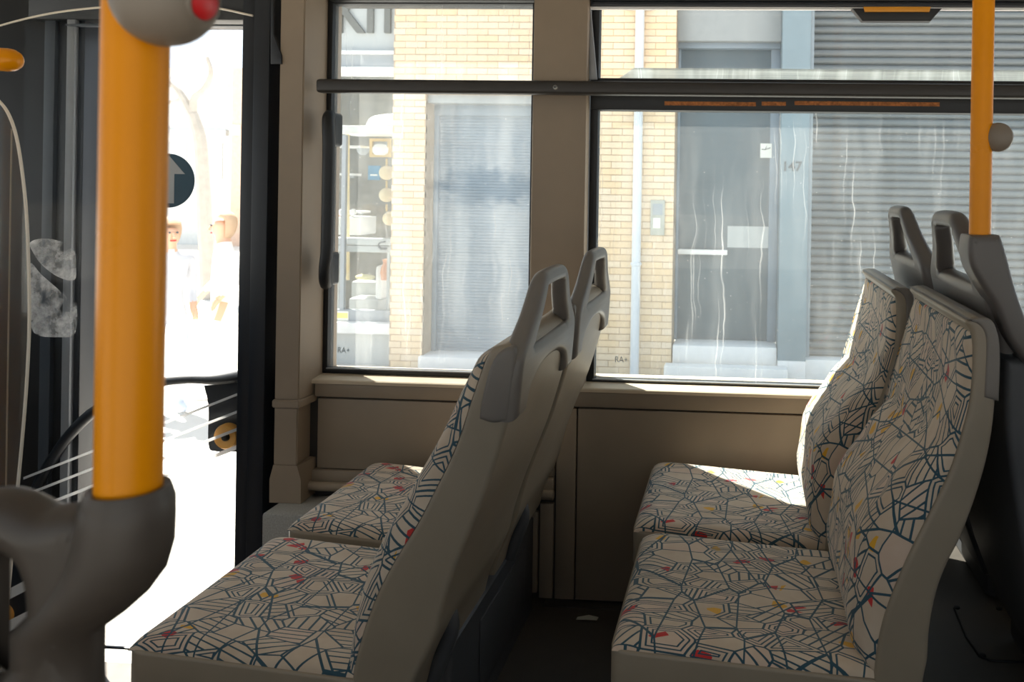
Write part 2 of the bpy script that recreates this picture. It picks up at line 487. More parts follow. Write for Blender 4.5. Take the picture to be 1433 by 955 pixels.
def lathe(name, prof, origin, axis, mat, parent=None, seg=32):
    """prof: (radius, height) along axis from origin"""
    bm = bmesh.new()
    ax = Vector(axis).normalized()
    a = ax.orthogonal().normalized(); b = ax.cross(a)
    rings = []
    for r, h in prof:
        c = Vector(origin) + ax * h
        if r < 1e-6: rings.append([bm.verts.new(c)])
        else: rings.append([bm.verts.new(c + (a * math.cos(2 * math.pi * k / seg) + b * math.sin(2 * math.pi * k / seg)) * r) for k in range(seg)])
    for q, w in zip(rings, rings[1:]):
        if len(q) == 1 and len(w) == 1: continue
        for k in range(seg):
            k2 = (k + 1) % seg
            if len(q) == 1: bm.faces.new((q[0], w[k], w[k2]))
            elif len(w) == 1: bm.faces.new((q[k], q[k2], w[0]))
            else: bm.faces.new((q[k], q[k2], w[k2], w[k]))
    if len(rings[0]) > 1: bm.faces.new(rings[0])
    if len(rings[-1]) > 1: bm.faces.new(rings[-1])
    return from_bm(name, bm, mat, parent)
def ball(name, c, r, mat, parent=None, sq=(1, 1, 1), seg=28):
    bm = bmesh.new()
    bmesh.ops.create_uvsphere(bm, u_segments=seg, v_segments=seg // 2, radius=r)
    bmesh.ops.transform(bm, matrix=Matrix.Translation(c) @ Matrix.Diagonal((sq[0], sq[1], sq[2], 1)), verts=bm.verts[:])
    return from_bm(name, bm, mat, parent, 60)
def text(name, s, size, loc, mat, parent=None, ext=0.002, sx=1.0, space=1.0, bold=0.0):
    """letters standing in the x-z plane, facing -y; loc is the left end of the base line"""
    cu = bpy.data.curves.new('text', 'FONT')
    cu.body = s; cu.size = size; cu.extrude = ext; cu.space_character = space; cu.offset = bold
    ob = bpy.data.objects.new('text', cu)
    C.objects.link(ob)
    me = bpy.data.meshes.new_from_object(ob)
    bpy.data.objects.remove(ob)
    me.materials.clear()
    me.transform(Matrix.Translation(loc) @ Matrix.Rotation(math.pi / 2, 4, 'X') @ Matrix.Diagonal((sx, 1, 1, 1)))
    return add(name, me, mat, parent, None)
def dup(root, off, label, group=None):
    r = root.copy(); C.objects.link(r)
    r.location = root.location + Vector(off)
    r['label'] = label
    for ch in list(root.children):
        c = ch.copy(); C.objects.link(c); c.parent = r
        for g in list(ch.children):
            d = g.copy(); C.objects.link(d); d.parent = c
    return r

# ================================================================== LARGE STRUCTURE: the bus body
YW, YG = 2.30, 2.37            # inner face of the window wall, plane of its glass
ZS = Z(500, 533, YW)           # sill edge height
ZC = 2.12
xB0, xB1 = X(747, 40, YW), X(825, 300, YW)
xA0, xA1 = X(384, 300, YW), X(453, 300, YW)
xD = X(347, 300, YW)
XF, XR = -3.1, 3.4

fl = box('floor', X(360, 780, 2.0), XR, -0.32, 2.44, -0.06, 0.0, 'floor'); tag(fl, kind='structure')
fl2 = box('floor', XF, X(360, 780, 2.0) - 0.002, -0.32, 2.44, -0.40, -0.34, 'floor'); tag(fl2, kind='structure')
ce = box('ceiling', XF, XR, -0.32, 2.46, ZC, ZC + 0.06, 'ceil'); tag(ce, kind='structure')

wf = structure('wall_far', (0, YW, 0))
# backing behind the panels, below the sill
box('backing', xA0, XR, 2.318, 2.44, 0.0, ZS - 0.012, 'riser', wf)
sb = bmesh.new()
pro = [(2.297, ZS - 0.012), (2.297, ZS - 0.003), (2.300, ZS), (2.385, ZS + 0.010), (2.44, ZS + 0.010), (2.44, ZS - 0.012)]
def prism(name, prof_yz, x0, x1, mat, parent, smooth=35):
    bm = bmesh.new()
    a = [bm.verts.new((x0, y, z)) for y, z in prof_yz]; b = [bm.verts.new((x1, y, z)) for y, z in prof_yz]
    bm.faces.new(a); bm.faces.new(b)
    for i in range(len(a)):
        j = (i + 1) % len(a)
        bm.faces.new((a[i], a[j], b[j], b[i]))
    return from_bm(name, bm, mat, parent, smooth)
sb.free()
prism('sill', pro, xA1 - 0.03, xB0 + 0.02, 'sill', wf)
prism('sill', pro, xB1 - 0.03, XR, 'sill', wf)
zt1, zb1 = Z(540, 560, YW), Z(470, 657, YW)
zt2, zb2 = Z(830, 572, YW), Z(830, 842, YW)
xm0, xm1 = X(776, 700, YW), X(754, 700, YW)
xv = X(808, 600, YW)
box('top_strip', X(440, 560, YW), xm0 - 0.002, YW, 2.325, zt1 + 0.003, ZS - 0.013, 'wall', wf, 0.003)
box('top_strip', xm0 + 0.002, XR, YW, 2.325, zt2 + 0.003, ZS - 0.013, 'wall', wf, 0.003)
box('panel', X(443, 600, YW), xm0 - 0.003, YW + 0.004, 2.325, zb1, zt1 - 0.003, 'wall', wf, 0.003)
box('bottom_rail', X(436, 670, YW), xm0 - 0.003, YW - 0.006, 2.325, Z(470, 678, YW), zb1 - 0.003, 'wall', wf, 0.004)
box('panel', xv, 1.45, YW + 0.004, 2.325, zb2, zt2 - 0.003, 'wall', wf, 0.003)
box('panel', 1.456, XR, YW + 0.004, 2.325, zb2, zt2 - 0.003, 'wall', wf, 0.003)
box('stile', xm0 + 0.003, xv - 0.004, YW + 0.002, 2.325, zb2, zt2 - 0.003, 'wall', wf, 0.003)
box('stile', xm1 + 0.003, xm0 - 0.003, YW + 0.003, 2.325, zb2, Z(760, 706, YW), 'wall', wf, 0.003)
box('panel', X(436, 700, YW), xm1 - 0.003, YW + 0.004, 2.325, 0.02, Z(470, 706, YW), 'wall', wf, 0.003)
# conduit along the wall
pz = Z(760, 694, 2.28)
tube('conduit', [(X(432, 694, 2.28), 2.286, pz), (xm0, 2.286, pz)], 0.014, 'wall', wf, 16)
# header over the windows and the pillars
zH = Z(700, 4, YW)
box('header', xA1 - 0.01, XR, 2.325, 2.44, zH + 0.012, ZC, 'gasket', wf, 0.006)
box('header_cover', xA1 - 0.01, XR, 2.26, 2.324, zH + 0.05, ZC, 'gasket', wf, 0.006)
# pillar between the windows
box('pillar', xB0, X(823, 300, 2.345), YW - 0.004, 2.345, ZS - 0.012, ZC, 'pillar', wf, 0.006)
# front pillar with its bevelled side, collar and flared foot
def pillar_section(z0, z1, front0, front1, back1, yf, mat='pillar', name='pillar'):
    bm = bmesh.new()
    pts = [(front0, yf), (front1, yf), (back1, 2.350), (back1, 2.44), (front0, 2.44)]
    a = [bm.verts.new((x, y, z0)) for x, y in pts]; b = [bm.verts.new((x, y, z1)) for x, y in pts]
    bm.faces.new(a); bm.faces.new(b)
    for i in range(5): bm.faces.new((a[i], a[(i + 1) % 5], b[(i + 1) % 5], b[i]))
    bmesh.ops.bevel(bm, geom=[e for e in bm.edges], offset=0.003, segments=2, affect='EDGES')
    return from_bm(name, bm, mat, wf)
yP = 2.235
fx0, fx1 = X(388, 300, yP), X(422, 300, yP)
zCol0, zCol1 = Z(410, 571, yP), Z(410, 560, yP)
xBk = X(454, 300, 2.350)
pillar_section(zCol1, ZC, fx0, fx1, xBk, yP)
pillar_section(zCol0, zCol1, fx0 - 0.004, fx1 + 0.006, xBk + 0.004, yP - 0.007, name='collar')
pillar_section(Z(410, 652, yP), zCol0, fx0, fx1 - 0.002, xBk - 0.02, yP)
bm = bmesh.new()
zf0, zf1, zf2 = Z(410, 705, yP), Z(410, 672, yP), Z(410, 652, yP)
ringz = [(zf0, X(377, 690, yP), X(421, 690, yP)), (zf1, X(377, 675, yP), X(421, 675, yP)), (zf2, fx0, fx1 - 0.002)]
rows = []
for z, a, b in ringz:
    rows.append([bm.verts.new(v) for v in ((a, yP, z), (b, yP, z), (X(437, 680, YW), YW + 0.005, z), (X(437, 680, YW), 2.4, z), (a, 2.4, z))])
for q, w in zip(rows, rows[1:]):
    for i in range(5): bm.faces.new((q[i], q[(i + 1) % 5], w[(i + 1) % 5], w[i]))
bm.faces.new(rows[0]); bm.faces.new(rows[-1])
box('pillar_core', xB0 + 0.01, X(818, 300, 2.345), 2.345, 2.44, ZS, ZC, 'gasket', wf)
from_bm('pillar_foot', bm, 'pillar', wf)
# speckled step box at the pillar foot
sp_ = box('trim_1', X(366, 740, 2.16), X(660, 740, 2.16), 2.16, 2.314, 0.001, zf0 - 0.001, 'speckle', None, 0.006)
tag(sp_, kind='structure')

# baseboard
bb = structure('baseboard_far', (0, YW, 0))
box('kick_strip', xm1 + 0.02, -0.09, 2.27, 2.316, 0.001, zb2 - 0.006, 'riser', bb, 0.004)

# ---- windows
def window_frame(par, x0, x1, z0, z1, w, mat='gasket', y0=2.352, y1=2.39, wl=None, wt=None, wb=None):
    wl = wl or w; wt = wt or w; wb = wb or w
    o = [(x0, z0), (x1, z0), (x1, z1), (x0, z1)]
    i = [(x0 + wl, z0 + wb), (x1 - w, z0 + wb), (x1 - w, z1 - wt), (x0 + wl, z1 - wt)]
    return slab('frame', [o, i], y0, y1, mat, par, 0.002, 1)
def pane(name, x0, x1, z0, z1, y, mat, par, th=0.0):
    bm = bmesh.new()
    bm.faces.new([bm.verts.new(v) for v in ((x0, y, z0), (x1, y, z0), (x1, y, z1), (x0, y, z1))])
    return from_bm(name, bm, mat, par, None)
w1 = structure('window_1', (0, YG, 0))
gx0, gx1 = X(455, 516, YG) , X(748, 40, YG) + 0.006
gz0, gz1 = Z(600, 524, YG), Z(600, 2, YG)
window_frame(w1, gx0 - 0.002, gx1, gz0 - 0.002, gz1 + 0.03, 0.008, wl=0.018, wt=0.042, wb=0.014)
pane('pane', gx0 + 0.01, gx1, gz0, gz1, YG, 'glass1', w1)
bx = X(600, 517, YG)
box('bead', gx0 + 0.014, gx1 - 0.006, 2.349, 2.356, gz0 + 0.012, gz0 + 0.0155, 'silver', w1)
w2 = structure('window_2', (0, YG, 0))
hx0, hx1 = X(823, 500, YG) - 0.002, XR
hz0 = Z(830, 536, YG); hz1 = Z(830, 2, YG)
zr = Z(800, 122, YG)
window_frame(w2, hx0, hx1, hz0, hz1 + 0.03, 0.02, wl=0.024, wt=0.048, wb=0.016)
zm0, zm1 = Z(1000, 157, YG), Z(1000, 118, YG)
box('transom', hx0 + 0.004, hx1, 2.335, 2.388, zm0, zm1 + 0.012, 'gasket', w2, 0.004)
pane('pane', hx0 + 0.01, hx1, hz0, zm0 + 0.01, YG, 'glass2', w2)
pane('hopper_pane', hx0 + 0.01, hx1, zm1, hz1, YG - 0.002, 'glass_up', w2)
box('bead', hx0 + 0.02, hx1 - 0.006, 2.349, 2.356, hz0 + 0.014, hz0 + 0.0175, 'silver', w2)
# orange reflection along the transom, painted as strips in three lengths
for a, b in ((930, 1058), (1066, 1100), (1112, 1315)):
    box('reflection_strip', X(a, 144, 2.333), X(b, 144, 2.333), 2.3325, 2.337, Z((a + b) / 2, 148, 2.333), Z((a + b) / 2, 142.5, 2.333), 'orange_reflection', w2)
# hopper frame with its bright edge, leaning in at the hinge side
box('hopper_edge', X(822, 11, 2.33), XR, 2.325, 2.335, Z(900, 13.5, 2.33), Z(900, 10, 2.33), 'white', w2)
box('hopper_bar', X(828, 7, 2.33), XR, 2.318, 2.338, Z(900, 9.6, 2.33), Z(900, 3, 2.33), 'post', w2, 0.002)
slab('hinge_plate', [XZ([(823, 12), (827, 12), (836, 112), (825, 112)], 2.33)], 2.322, 2.334, 'silver', w2, 0.001, 1)
slab('pale_strip', [XZ([(862, 113), (887, 95), (1460, 99), (1460, 118)], 2.364)], 2.3635, 2.3645, 'film', w2)  # whitish milky band along the foot of the hopper pane
lt = slab('latch', [XZ([(1192, 12), (1318, 12), (1302, 30), (1207, 30)], 2.30)], 2.295, 2.325, 'gasket', w2, 0.003, 2)
slab('latch_plate', [XZ([(1208, 10), (1302, 10), (1300, 17), (1210, 17)], 2.292)], 2.286, 2.294, 'latch', lt, 0.001, 1)
# etched glass marks
text('etched_mark', 'RA+', 0.026, P(472, 494, 2.364), 'frame_grey', w1, 0.0002, 0.85)
text('etched_mark', 'RA+', 0.026, P(860, 507, 2.364), 'frame_grey', w2, 0.0002, 0.85)

# dark rail across both windows
rl = thing('window_rail', 'long dark metal rail running across both side windows', 'rail', P(777, 132, 2.24))
rz0, rz1 = Z(777, 132, 2.24), Z(777, 112.5, 2.24)
bm = bmesh.new(); bm_box(bm, X(441, 122, 2.24), XR - 0.3, 2.24, 2.275, rz0, rz1, 0.009, 3)
from_bm('bar', bm, 'rail', rl)
for xx in (X(777, 122, 2.24), 1.2):
    sc_ = lathe('screw', [(0.0, -0.0035), (0.005, -0.003), (0.0075, 0.0), (0.0075, 0.004)], (xx, 2.24, (rz0 + rz1) / 2), (0, 1, 0), 'steel', rl, 20)
    lathe('socket', [(0.0, -0.0042), (0.0028, -0.0042), (0.0028, -0.002)], (xx, 2.24, (rz0 + rz1) / 2), (0, 1, 0), 'gasket', sc_, 6)
    box('bracket', xx - 0.015, xx + 0.015, 2.27, 2.297, rz0 + 0.008, rz1 - 0.008, 'rail', rl)
box('bracket', X(447, 122, 2.25), X(452, 122, 2.25), 2.27, 2.30, rz0 + 0.008, rz1 - 0.008, 'rail', rl)

# black grip bar on the front pillar
gb = thing('pillar_handle', 'black plastic grip handle fixed upright beside the front side window', 'handle', P(456, 402, 2.22))
xh = X(459.5, 280, 2.25)
hz = lambda py: Z(458, py, 2.25)
bar = [(xh - 0.010, 2.272, hz(160)), (xh - 0.008, 2.258, hz(166)), (xh - 0.003, 2.250, hz(182)), (xh, 2.248, hz(205)), (xh, 2.248, hz(280)), (xh - 0.001, 2.248, hz(350)), (xh - 0.006, 2.250, hz(374)), (xh - 0.010, 2.258, hz(392)), (xh - 0.013, 2.272, hz(400))]
tube('grip', catmull(bar, False, 5), 0.0175, 'gasket', gb, 16)
for zz, dx in ((hz(180), -0.014), (hz(378), -0.018)):
    bm = bmesh.new(); bm_box(bm, xh + dx - 0.014, xh + dx + 0.022, 2.262, 2.318, zz - 0.050, zz + 0.050, 0.010, 3)
    from_bm('mount', bm, 'gasket', gb)

# ---- other sides of the bus
wn_ = structure('wall_near', (0, -0.3, 0))
box('lower_panel', XF, XR, -0.32, -0.25, -0.4, 0.72, 'wall', wn_)
box('header', XF, XR, -0.32, -0.25, 1.80, ZC, 'wall', wn_)
for xx in (XF, -1.75, -0.62, 0.9, 2.2, XR - 0.08): box('pillar', xx, xx + 0.08, -0.32, -0.25, 0.72, 1.80, 'pillar', wn_)
pane('pane', XF, XR, 0.72, 1.80, -0.285, 'tinted', wn_)
wb_ = structure('wall_back', (XR, 1, 0))
box('panel', XR, XR + 0.06, -0.32, 2.44, -0.06, 0.8, 'wall', wb_)
box('header', XR, XR + 0.06, -0.32, 2.44, 1.8, ZC, 'wall', wb_)
for yy in (-0.32, 2.3): box('pillar', XR, XR + 0.06, yy, yy + 0.14, 0.8, 1.8, 'pillar', wb_)
wfr = structure('wall_front', (XF, 1, 0))
box('dash_panel', XF - 0.06, XF, -0.32, 2.44, -0.40, 0.75, 'riser', wfr)
box('header', XF - 0.06, XF, -0.32, 2.44, 1.9, ZC, 'gasket', wfr)
bm = bmesh.new()
bm.faces.new([bm.verts.new(v) for v in ((XF - 0.03, -0.32, 0.75), (XF - 0.03, 2.44, 0.75), (XF - 0.03, 2.44, 1.9), (XF - 0.03, -0.32, 1.9))])
from_bm('windscreen', bm, 'tinted', wfr, None)
bm = bmesh.new()
bm.faces.new([bm.verts.new(v) for v in ((XR + 0.03, -0.32, 0.8), (XR + 0.03, 2.44, 0.8), (XR + 0.03, 2.44, 1.8), (XR + 0.03, -0.32, 1.8))])
from_bm('pane', bm, 'tinted', wb_, None)

# ---- front door in the window wall
d1 = structure('door_1', (X(230, 900, YW), YW, -0.34))
zd0 = -0.34
def dbox(name, a, b, y0, y1, mat, bev=0.003, zz0=None, zz1=None, par=d1):
    return box(name, X(a, 480, YW), X(b, 480, YW), y0, y1, zd0 if zz0 is None else zz0, ZC if zz1 is None else zz1, mat, par, bev)
zdh = Z(230, 42, 2.44)
dbox('post', 366, 388.5, 2.236, 2.44, 'post', 0.005)
dbox('post_seal', 346.5, 365, 2.25, 2.40, 'post', 0.005)
slab('post_cap', [XZ([(384, -60), (384, 48), (395, 78), (395, 90), (380, 90), (380, -60)], 2.233)][0:1], 2.228, 2.2345, 'post', d1, 0.001, 1)
dbox('header', 40, 352, 2.28, 2.44, 'gasket', 0.004, zdh, ZC)
dbox('header_lip', 95, 352, 2.272, 2.30, 'grey_trim', 0.001, Z(230, 36, 2.27), Z(230, 33.5, 2.27))
dbox('jamb_edge', 103, 112, 2.30, 2.40, 'post', 0.002)
dbox('jamb_trim', 92, 103.5, 2.285, 2.36, 'silver', 0.003)
dbox('jamb', 71, 92, 2.31, 2.38, 'gasket', 0.003)
dbox('jamb_trim', 55, 70, 2.30, 2.36, 'grey_trim', 0.003)
dbox('leaf_frame', -260, 55, 2.36, 2.42, 'gasket', 0.003)
dbox('threshold', 40, 352, 2.264, 2.274, 'post', 0.003, Z(240, 914, 2.264), Z(240, 910.5, 2.264))
pane('pane', X(28, 480, 2.262), X(347, 480, 2.262), zd0, zdh + 0.02, 2.262, 'door_glass', d1)
# pale arched trim over the doorway
arc = [(-120, 82), (-60, 58), (0, 36), (70, 19), (145, 10), (230, 7), (300, 11), (354, 22)]
tube('arch_trim', catmull([tuple(P(a, b, 2.24)) for a, b in arc], False, 6), 0.0032, 'cream_edge', d1, 8)
# striped warning lines on the glass (vinyl)
def stripe(x0, y0, x1, y1, w, name='stripe'):
    Yv = 2.258
    return slab(name, [XZ([(x0, y0), (x1, y1), (x1, y1 + w), (x0, y0 + w)], Yv)], Yv - 0.0008, Yv + 0.0008, 'vinyl', d1)
for k, (a, w) in enumerate(((33, 3.6), (44, 3.8), (60, 4.4), (80, 6.0))):
    y0 = 668 - 0.393 * (a - 33) + k * 24.2
    stripe(a, y0, 346, 668 - 0.393 * (346 - 33) + k * 24.2, w)
slab('dark_patch', [catmull(XZ([(286, 540), (347, 534), (347, 632), (303, 632), (292, 622), (292, 570)], 2.298), True, 6, (0, 1, 2))], 2.297, 2.301, 'post', d1)
pk = P(318, 611, 2.288)
kn = lathe('release_knob', [(0.012, -0.006), (0.020, -0.011), (0.034, -0.012), (0.039, -0.004), (0.039, 0.012)], pk, (0, 1, 0), 'orange', d1, 28)
lathe('knob_hub', [(0.0, -0.017), (0.008, -0.016), (0.011, -0.012), (0.0125, -0.006)], pk, (0, 1, 0), 'gasket', kn, 24)
slab('dark_patch', [XZ([(-60, 770), (62, 770), (62, 905), (-60, 915)], 2.292)], 2.290, 2.294, 'post', d1)
pk = P(2, 862, 2.282)
kn = lathe('release_knob', [(0.016, -0.010), (0.030, -0.012), (0.034, -0.004), (0.034, 0.018)], pk, (0, 1, 0), 'orange', d1, 28)
lathe('knob_hub', [(0.0, -0.017), (0.006, -0.016), (0.010, -0.012), (0.017, -0.009)], pk, (0, 1, 0), 'gasket', kn, 24)
stripe(-60, 862, 60, 800, 15); stripe(-60, 905, 60, 845, 16)
grab = [(38, 720), (55, 676), (75, 641), (100, 606), (135, 573), (175, 549), (222, 536), (262, 531), (305, 531), (350, 524)]
gp = catmull([tuple(P(a, b, 2.281)) for a, b in grab], False, 5)
tube('grab_bar', gp, 0.012, 'post', d1, 12, radii=[0.016 if i < 20 else 0.0135 + 0.006 * max(0, (i - 36) / 10) for i in range(len(gp))])
# round teal sticker with its up arrow
pc = P(236, 253, 2.258)
rs = 39.5 * 2.258 / FPX
stk = slab('sticker', [[(pc.x + rs * math.cos(2 * math.pi * k / 48), pc.z + rs * math.sin(2 * math.pi * k / 48)) for k in range(48)]], 2.2572, 2.2588, 'teal', d1)
u = rs / 39.5
ar = [(-9, -33), (9, -33), (9, 10), (25, 10), (0, 37), (-25, 10), (-9, 10)]
slab('arrow', [[(pc.x + a * u, pc.z + b * u) for a, b in ar]], 2.2565, 2.2572, 'arrow', stk)
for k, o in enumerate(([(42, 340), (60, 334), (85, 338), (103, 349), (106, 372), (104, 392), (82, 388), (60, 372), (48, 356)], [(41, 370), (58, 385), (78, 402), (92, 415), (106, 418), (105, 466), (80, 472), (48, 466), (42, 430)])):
    slab('hand_reflection', [catmull(XZ(o, 2.26 - 0.002 * k), True, 4)], 2.2595 - 0.002 * k, 2.2605 - 0.002 * k, 'painted_reflection', d1)  # reflection of a hand, painted as two pale decals on the pane

# rounded clear screen at the far left, its pale edge turned to the aisle
scn = thing('driver_screen', 'clear rounded safety screen with a thin pale edge at the front door', 'screen', P(-80, 900, 1.25))
edge = [(-60, 112), (-25, 122), (0, 143), (13, 162), (23, 192), (31, 240), (37, 300), (40, 372), (41, 450), (38, 525), (32, 605), (25, 680), (18, 760), (10, 850)]
ep = catmull([tuple(P(a, b, 1.25)) for a, b in edge], False, 5)
tube('edge_trim', ep, 0.0024, 'cream_edge', scn, 8)
me_ = slab('pane', [[(p[0], p[2]) for p in ep] + XZ([(-60, 850)], 1.25)], 1.2485, 1.2515, 'screen', scn)
box('screen_post', X(-75, 500, 1.25), X(-58, 500, 1.25), 1.235, 1.265, -0.34, Z(-60, 90, 1.25), 'gasket', scn, 0.004)
box('edge_strip', X(11.5, 400, 1.45), X(12.8, 400, 1.45), 1.45, 1.452, -0.34, Z(12, 180, 1.45), 'wall', scn)
# dark cabin bulkhead behind it
bk = thing('cab_bulkhead', 'tall black cab bulkhead beside the front door, mostly outside the frame', 'partition', (X(-60, 500, 2.46), 2.47, -0.34))
box('panel', X(-400, 500, 2.46), X(30, 500, 2.46), 2.46, 2.49, -0.34, 1.75, 'gasket', bk, 0.004)
box('kick_strip', X(-400, 500, 2.46), X(30, 500, 2.46), 2.452, 2.46, -0.34, -0.2, 'riser', bk)
# yellow handrail end
yr = thing('yellow_handrail', 'rounded end of a yellow handrail reaching in at the left edge', 'handrail', P(-90, 84, 1.12))
cy = P(8, 85, 1.12)
pr = [(0.0, 0.0), (0.008, 0.0015), (0.0135, 0.006), (0.0165, 0.012), (0.0175, 0.02), (0.0175, 0.55)]
lathe('rail', pr, (P(28, 84, 1.12).x, 1.12, cy.z), (-1, 0, 0.06), 'yellow', yr, 24)
tube('upright', [(X(-200, 84, 1.12), 1.12, -0.34), (X(-200, 84, 1.12), 1.12, ZC)], 0.017, 'yellow', yr, 20)

# ================================================================== SEATS
YN, YB = 1.31, 1.745           # near and far side of the aisle seats
STEP = 0.485                   # pitch from the aisle seat to the window seat

def pad(name, prof, y0, y1, h, r, parent, front=1, rt=0.03, dish=0.0, nv=26, nu=44, off=(0, 0), back_r=None):
    """upholstery: a sheet over the line prof (x, z), raised along the line's normal, rounded off at all four rims, uv in metres"""
    pts = [Vector(p) for p in prof]
    L = [0.0]
    for a, b in zip(pts, pts[1:]): L.append(L[-1] + (b - a).length)
    T = L[-1]
    def at(s):
        for i in range(len(L) - 1):
            if s <= L[i + 1] + 1e-9:
                k = (s - L[i]) / max(L[i + 1] - L[i], 1e-9)
                d = (pts[i + 1] - pts[i]).normalized()
                return pts[i].lerp(pts[i + 1], k), i, k
        return pts[-1], len(L) - 2, 1.0
    def nrm(s):
        a, _, _ = at(max(0, s - 0.03)); b, _, _ = at(min(T, s + 0.03))
        d = (b - a).normalized()
        return Vector((-d.y, d.x)) * front
    def e(d, rr):
        q = min(max(d / rr, 0.0), 1.0)
        return math.sqrt(max(0.0, 1 - (1 - q) ** 2))
    def spread(n, total, rr):
        k = max(5, n // 4)
        a = [rr * (1 - math.cos(math.pi / 2 * i / k)) for i in range(k)]
        mid = n - 2 * k
        m = [rr + (total - 2 * rr) * i / mid for i in range(mid + 1)]
        return a + m + [total - q for q in reversed(a)]
    br = back_r or rt
    us = spread(nu, T, rt); vs_ = spread(nv, y1 - y0, r)
    bm = bmesh.new(); uvl = bm.loops.layers.uv.new('UVMap')
    grid, uvs = [], {}
    for s in us:
        p, _, _ = at(s); n = nrm(s)
        hh = h(s / T) if callable(h) else h
        row = []
        for v in vs_:
            es = e(s, rt) * e(T - s, br)
            ev = e(min(v, y1 - y0 - v), r)
            c = (2 * v / (y1 - y0) - 1)
            q = p + n * (hh * es * ev - dish * es * (1 - c * c))
            vt = bm.verts.new((q.x, y0 + v, q.y))
            uvs[vt] = (s + off[0] + 0.4 * (1 - es) * hh, v + off[1] + (1 - ev) * hh * 0.6 * (1 if c > 0 else -1))
            row.append(vt)
        grid.append(row)
    for a, b in zip(grid, grid[1:]):
        for i in range(len(a) - 1):
            f = bm.faces.new((a[i], a[i + 1], b[i + 1], b[i]))
            for l in f.loops: l[uvl].uv = uvs[l.vert]
    # underside so that the cushion is closed
    rim = [grid[0][i] for i in range(len(vs_))] + [g[-1] for g in grid[1:]] + [grid[-1][i] for i in range(len(vs_) - 2, -1, -1)] + [g[0] for g in reversed(grid[1:-1])]
    f = bm.faces.new(rim)
    for l in f.loops: l[uvl].uv = uvs[l.vert]
    return from_bm(name, bm, 'fabric', parent, 50)

def tray(name, A, B, y0, y1, th, mat, parent, rfront=0.03):
    """tan pan under a cushion: rounded plan, tilted from A (front) to B (rear)"""
    L = B[0] - A[0]
    yy0, yy1 = y0, y1
    def arcp(cx, cy, a0, a1, r): return [(cx + r * math.cos(a0 + (a1 - a0) * k / 6), cy + r * math.sin(a0 + (a1 - a0) * k / 6)) for k in range(7)]
    r = rfront
    lp = arcp(A[0] + r, yy0 + r, math.pi, 1.5 * math.pi, r) + [(B[0], yy0), (B[0], yy1)] + arcp(A[0] + r, yy1 - r, 0.5 * math.pi, math.pi, r)
    me = slab_mesh([lp], th, 0.006, 2)
    sh = Matrix.Identity(4); sh[2][0] = (B[1] - A[1]) / L
    me.transform(Matrix.Translation((0, 0, A[1] - th / 2 - sh[2][0] * A[0])) @ sh)
    return add(name, me, mat, parent)

def hoop_mesh(x0, z0, x1, z1, yc, wb, wt, ln_scale=1.0, th=0.034, bow=0.0, arch=True):
    """grab hoop on top of a backrest: runs up from (x0, z0) to (x1, z1); wb and wt are its half widths"""
    L = math.hypot(x1 - x0, z1 - z0)
    o = [(-wb, 0), (-wb, 0.36 * L), (-wb * 0.93, 0.50 * L), (-wt * 1.45, 0.72 * L), (-wt * 1.12, 0.90 * L), (-wt * 0.86, 0.98 * L), (-wt * 0.5, L), (wt * 0.5, L), (wt * 0.86, 0.98 * L), (wt * 1.12, 0.90 * L), (wt * 1.45, 0.72 * L), (wb * 0.93, 0.50 * L), (wb, 0.36 * L), (wb, 0),
         (wb * 0.72, 0), (wb * 0.62, 0.16 * L), (wb * 0.35, 0.25 * L), (0, 0.275 * L), (-wb * 0.35, 0.25 * L), (-wb * 0.62, 0.16 * L), (-wb * 0.72, 0)]
    if not arch: o = o[:14]
    o = catmull(o, True, 5, (0, 13, 14, 20) if arch else (0, 13))
    k = 0.030
    hl = [(-wt * 1.55 + k * 0.8, 0.50 * L), (-wt * 1.2 + k, 0.70 * L), (-wt + k, 0.84 * L), (-wt * 0.55, 0.875 * L), (wt * 0.55, 0.875 * L), (wt - k, 0.84 * L), (wt * 1.2 - k, 0.70 * L), (wt * 1.55 - k * 0.8, 0.50 * L), (wt * 1.1, 0.47 * L), (-wt * 1.1, 0.47 * L)]
    hl = catmull(hl, True, 5)
    me = slab_mesh([o, hl], th, th * 0.42, 4)
    ex = Vector((0, 1, 0)); ey = Vector((x1 - x0, 0, z1 - z0)).normalized(); ez = ex.cross(ey)
    mx = Matrix(((ex.x, ey.x, ez.x, x0), (ex.y, ey.y, ez.y, yc), (ex.z, ey.z, ez.z, z0), (0, 0, 0, 1)))
    # thicker towards the foot
    for v in me.vertices:
        t = v.co.y / L
        v.co.z *= 1.25 - 0.4 * t
        v.co.z += bow * math.sin(math.pi * t)
    me.transform(mx)
    return me

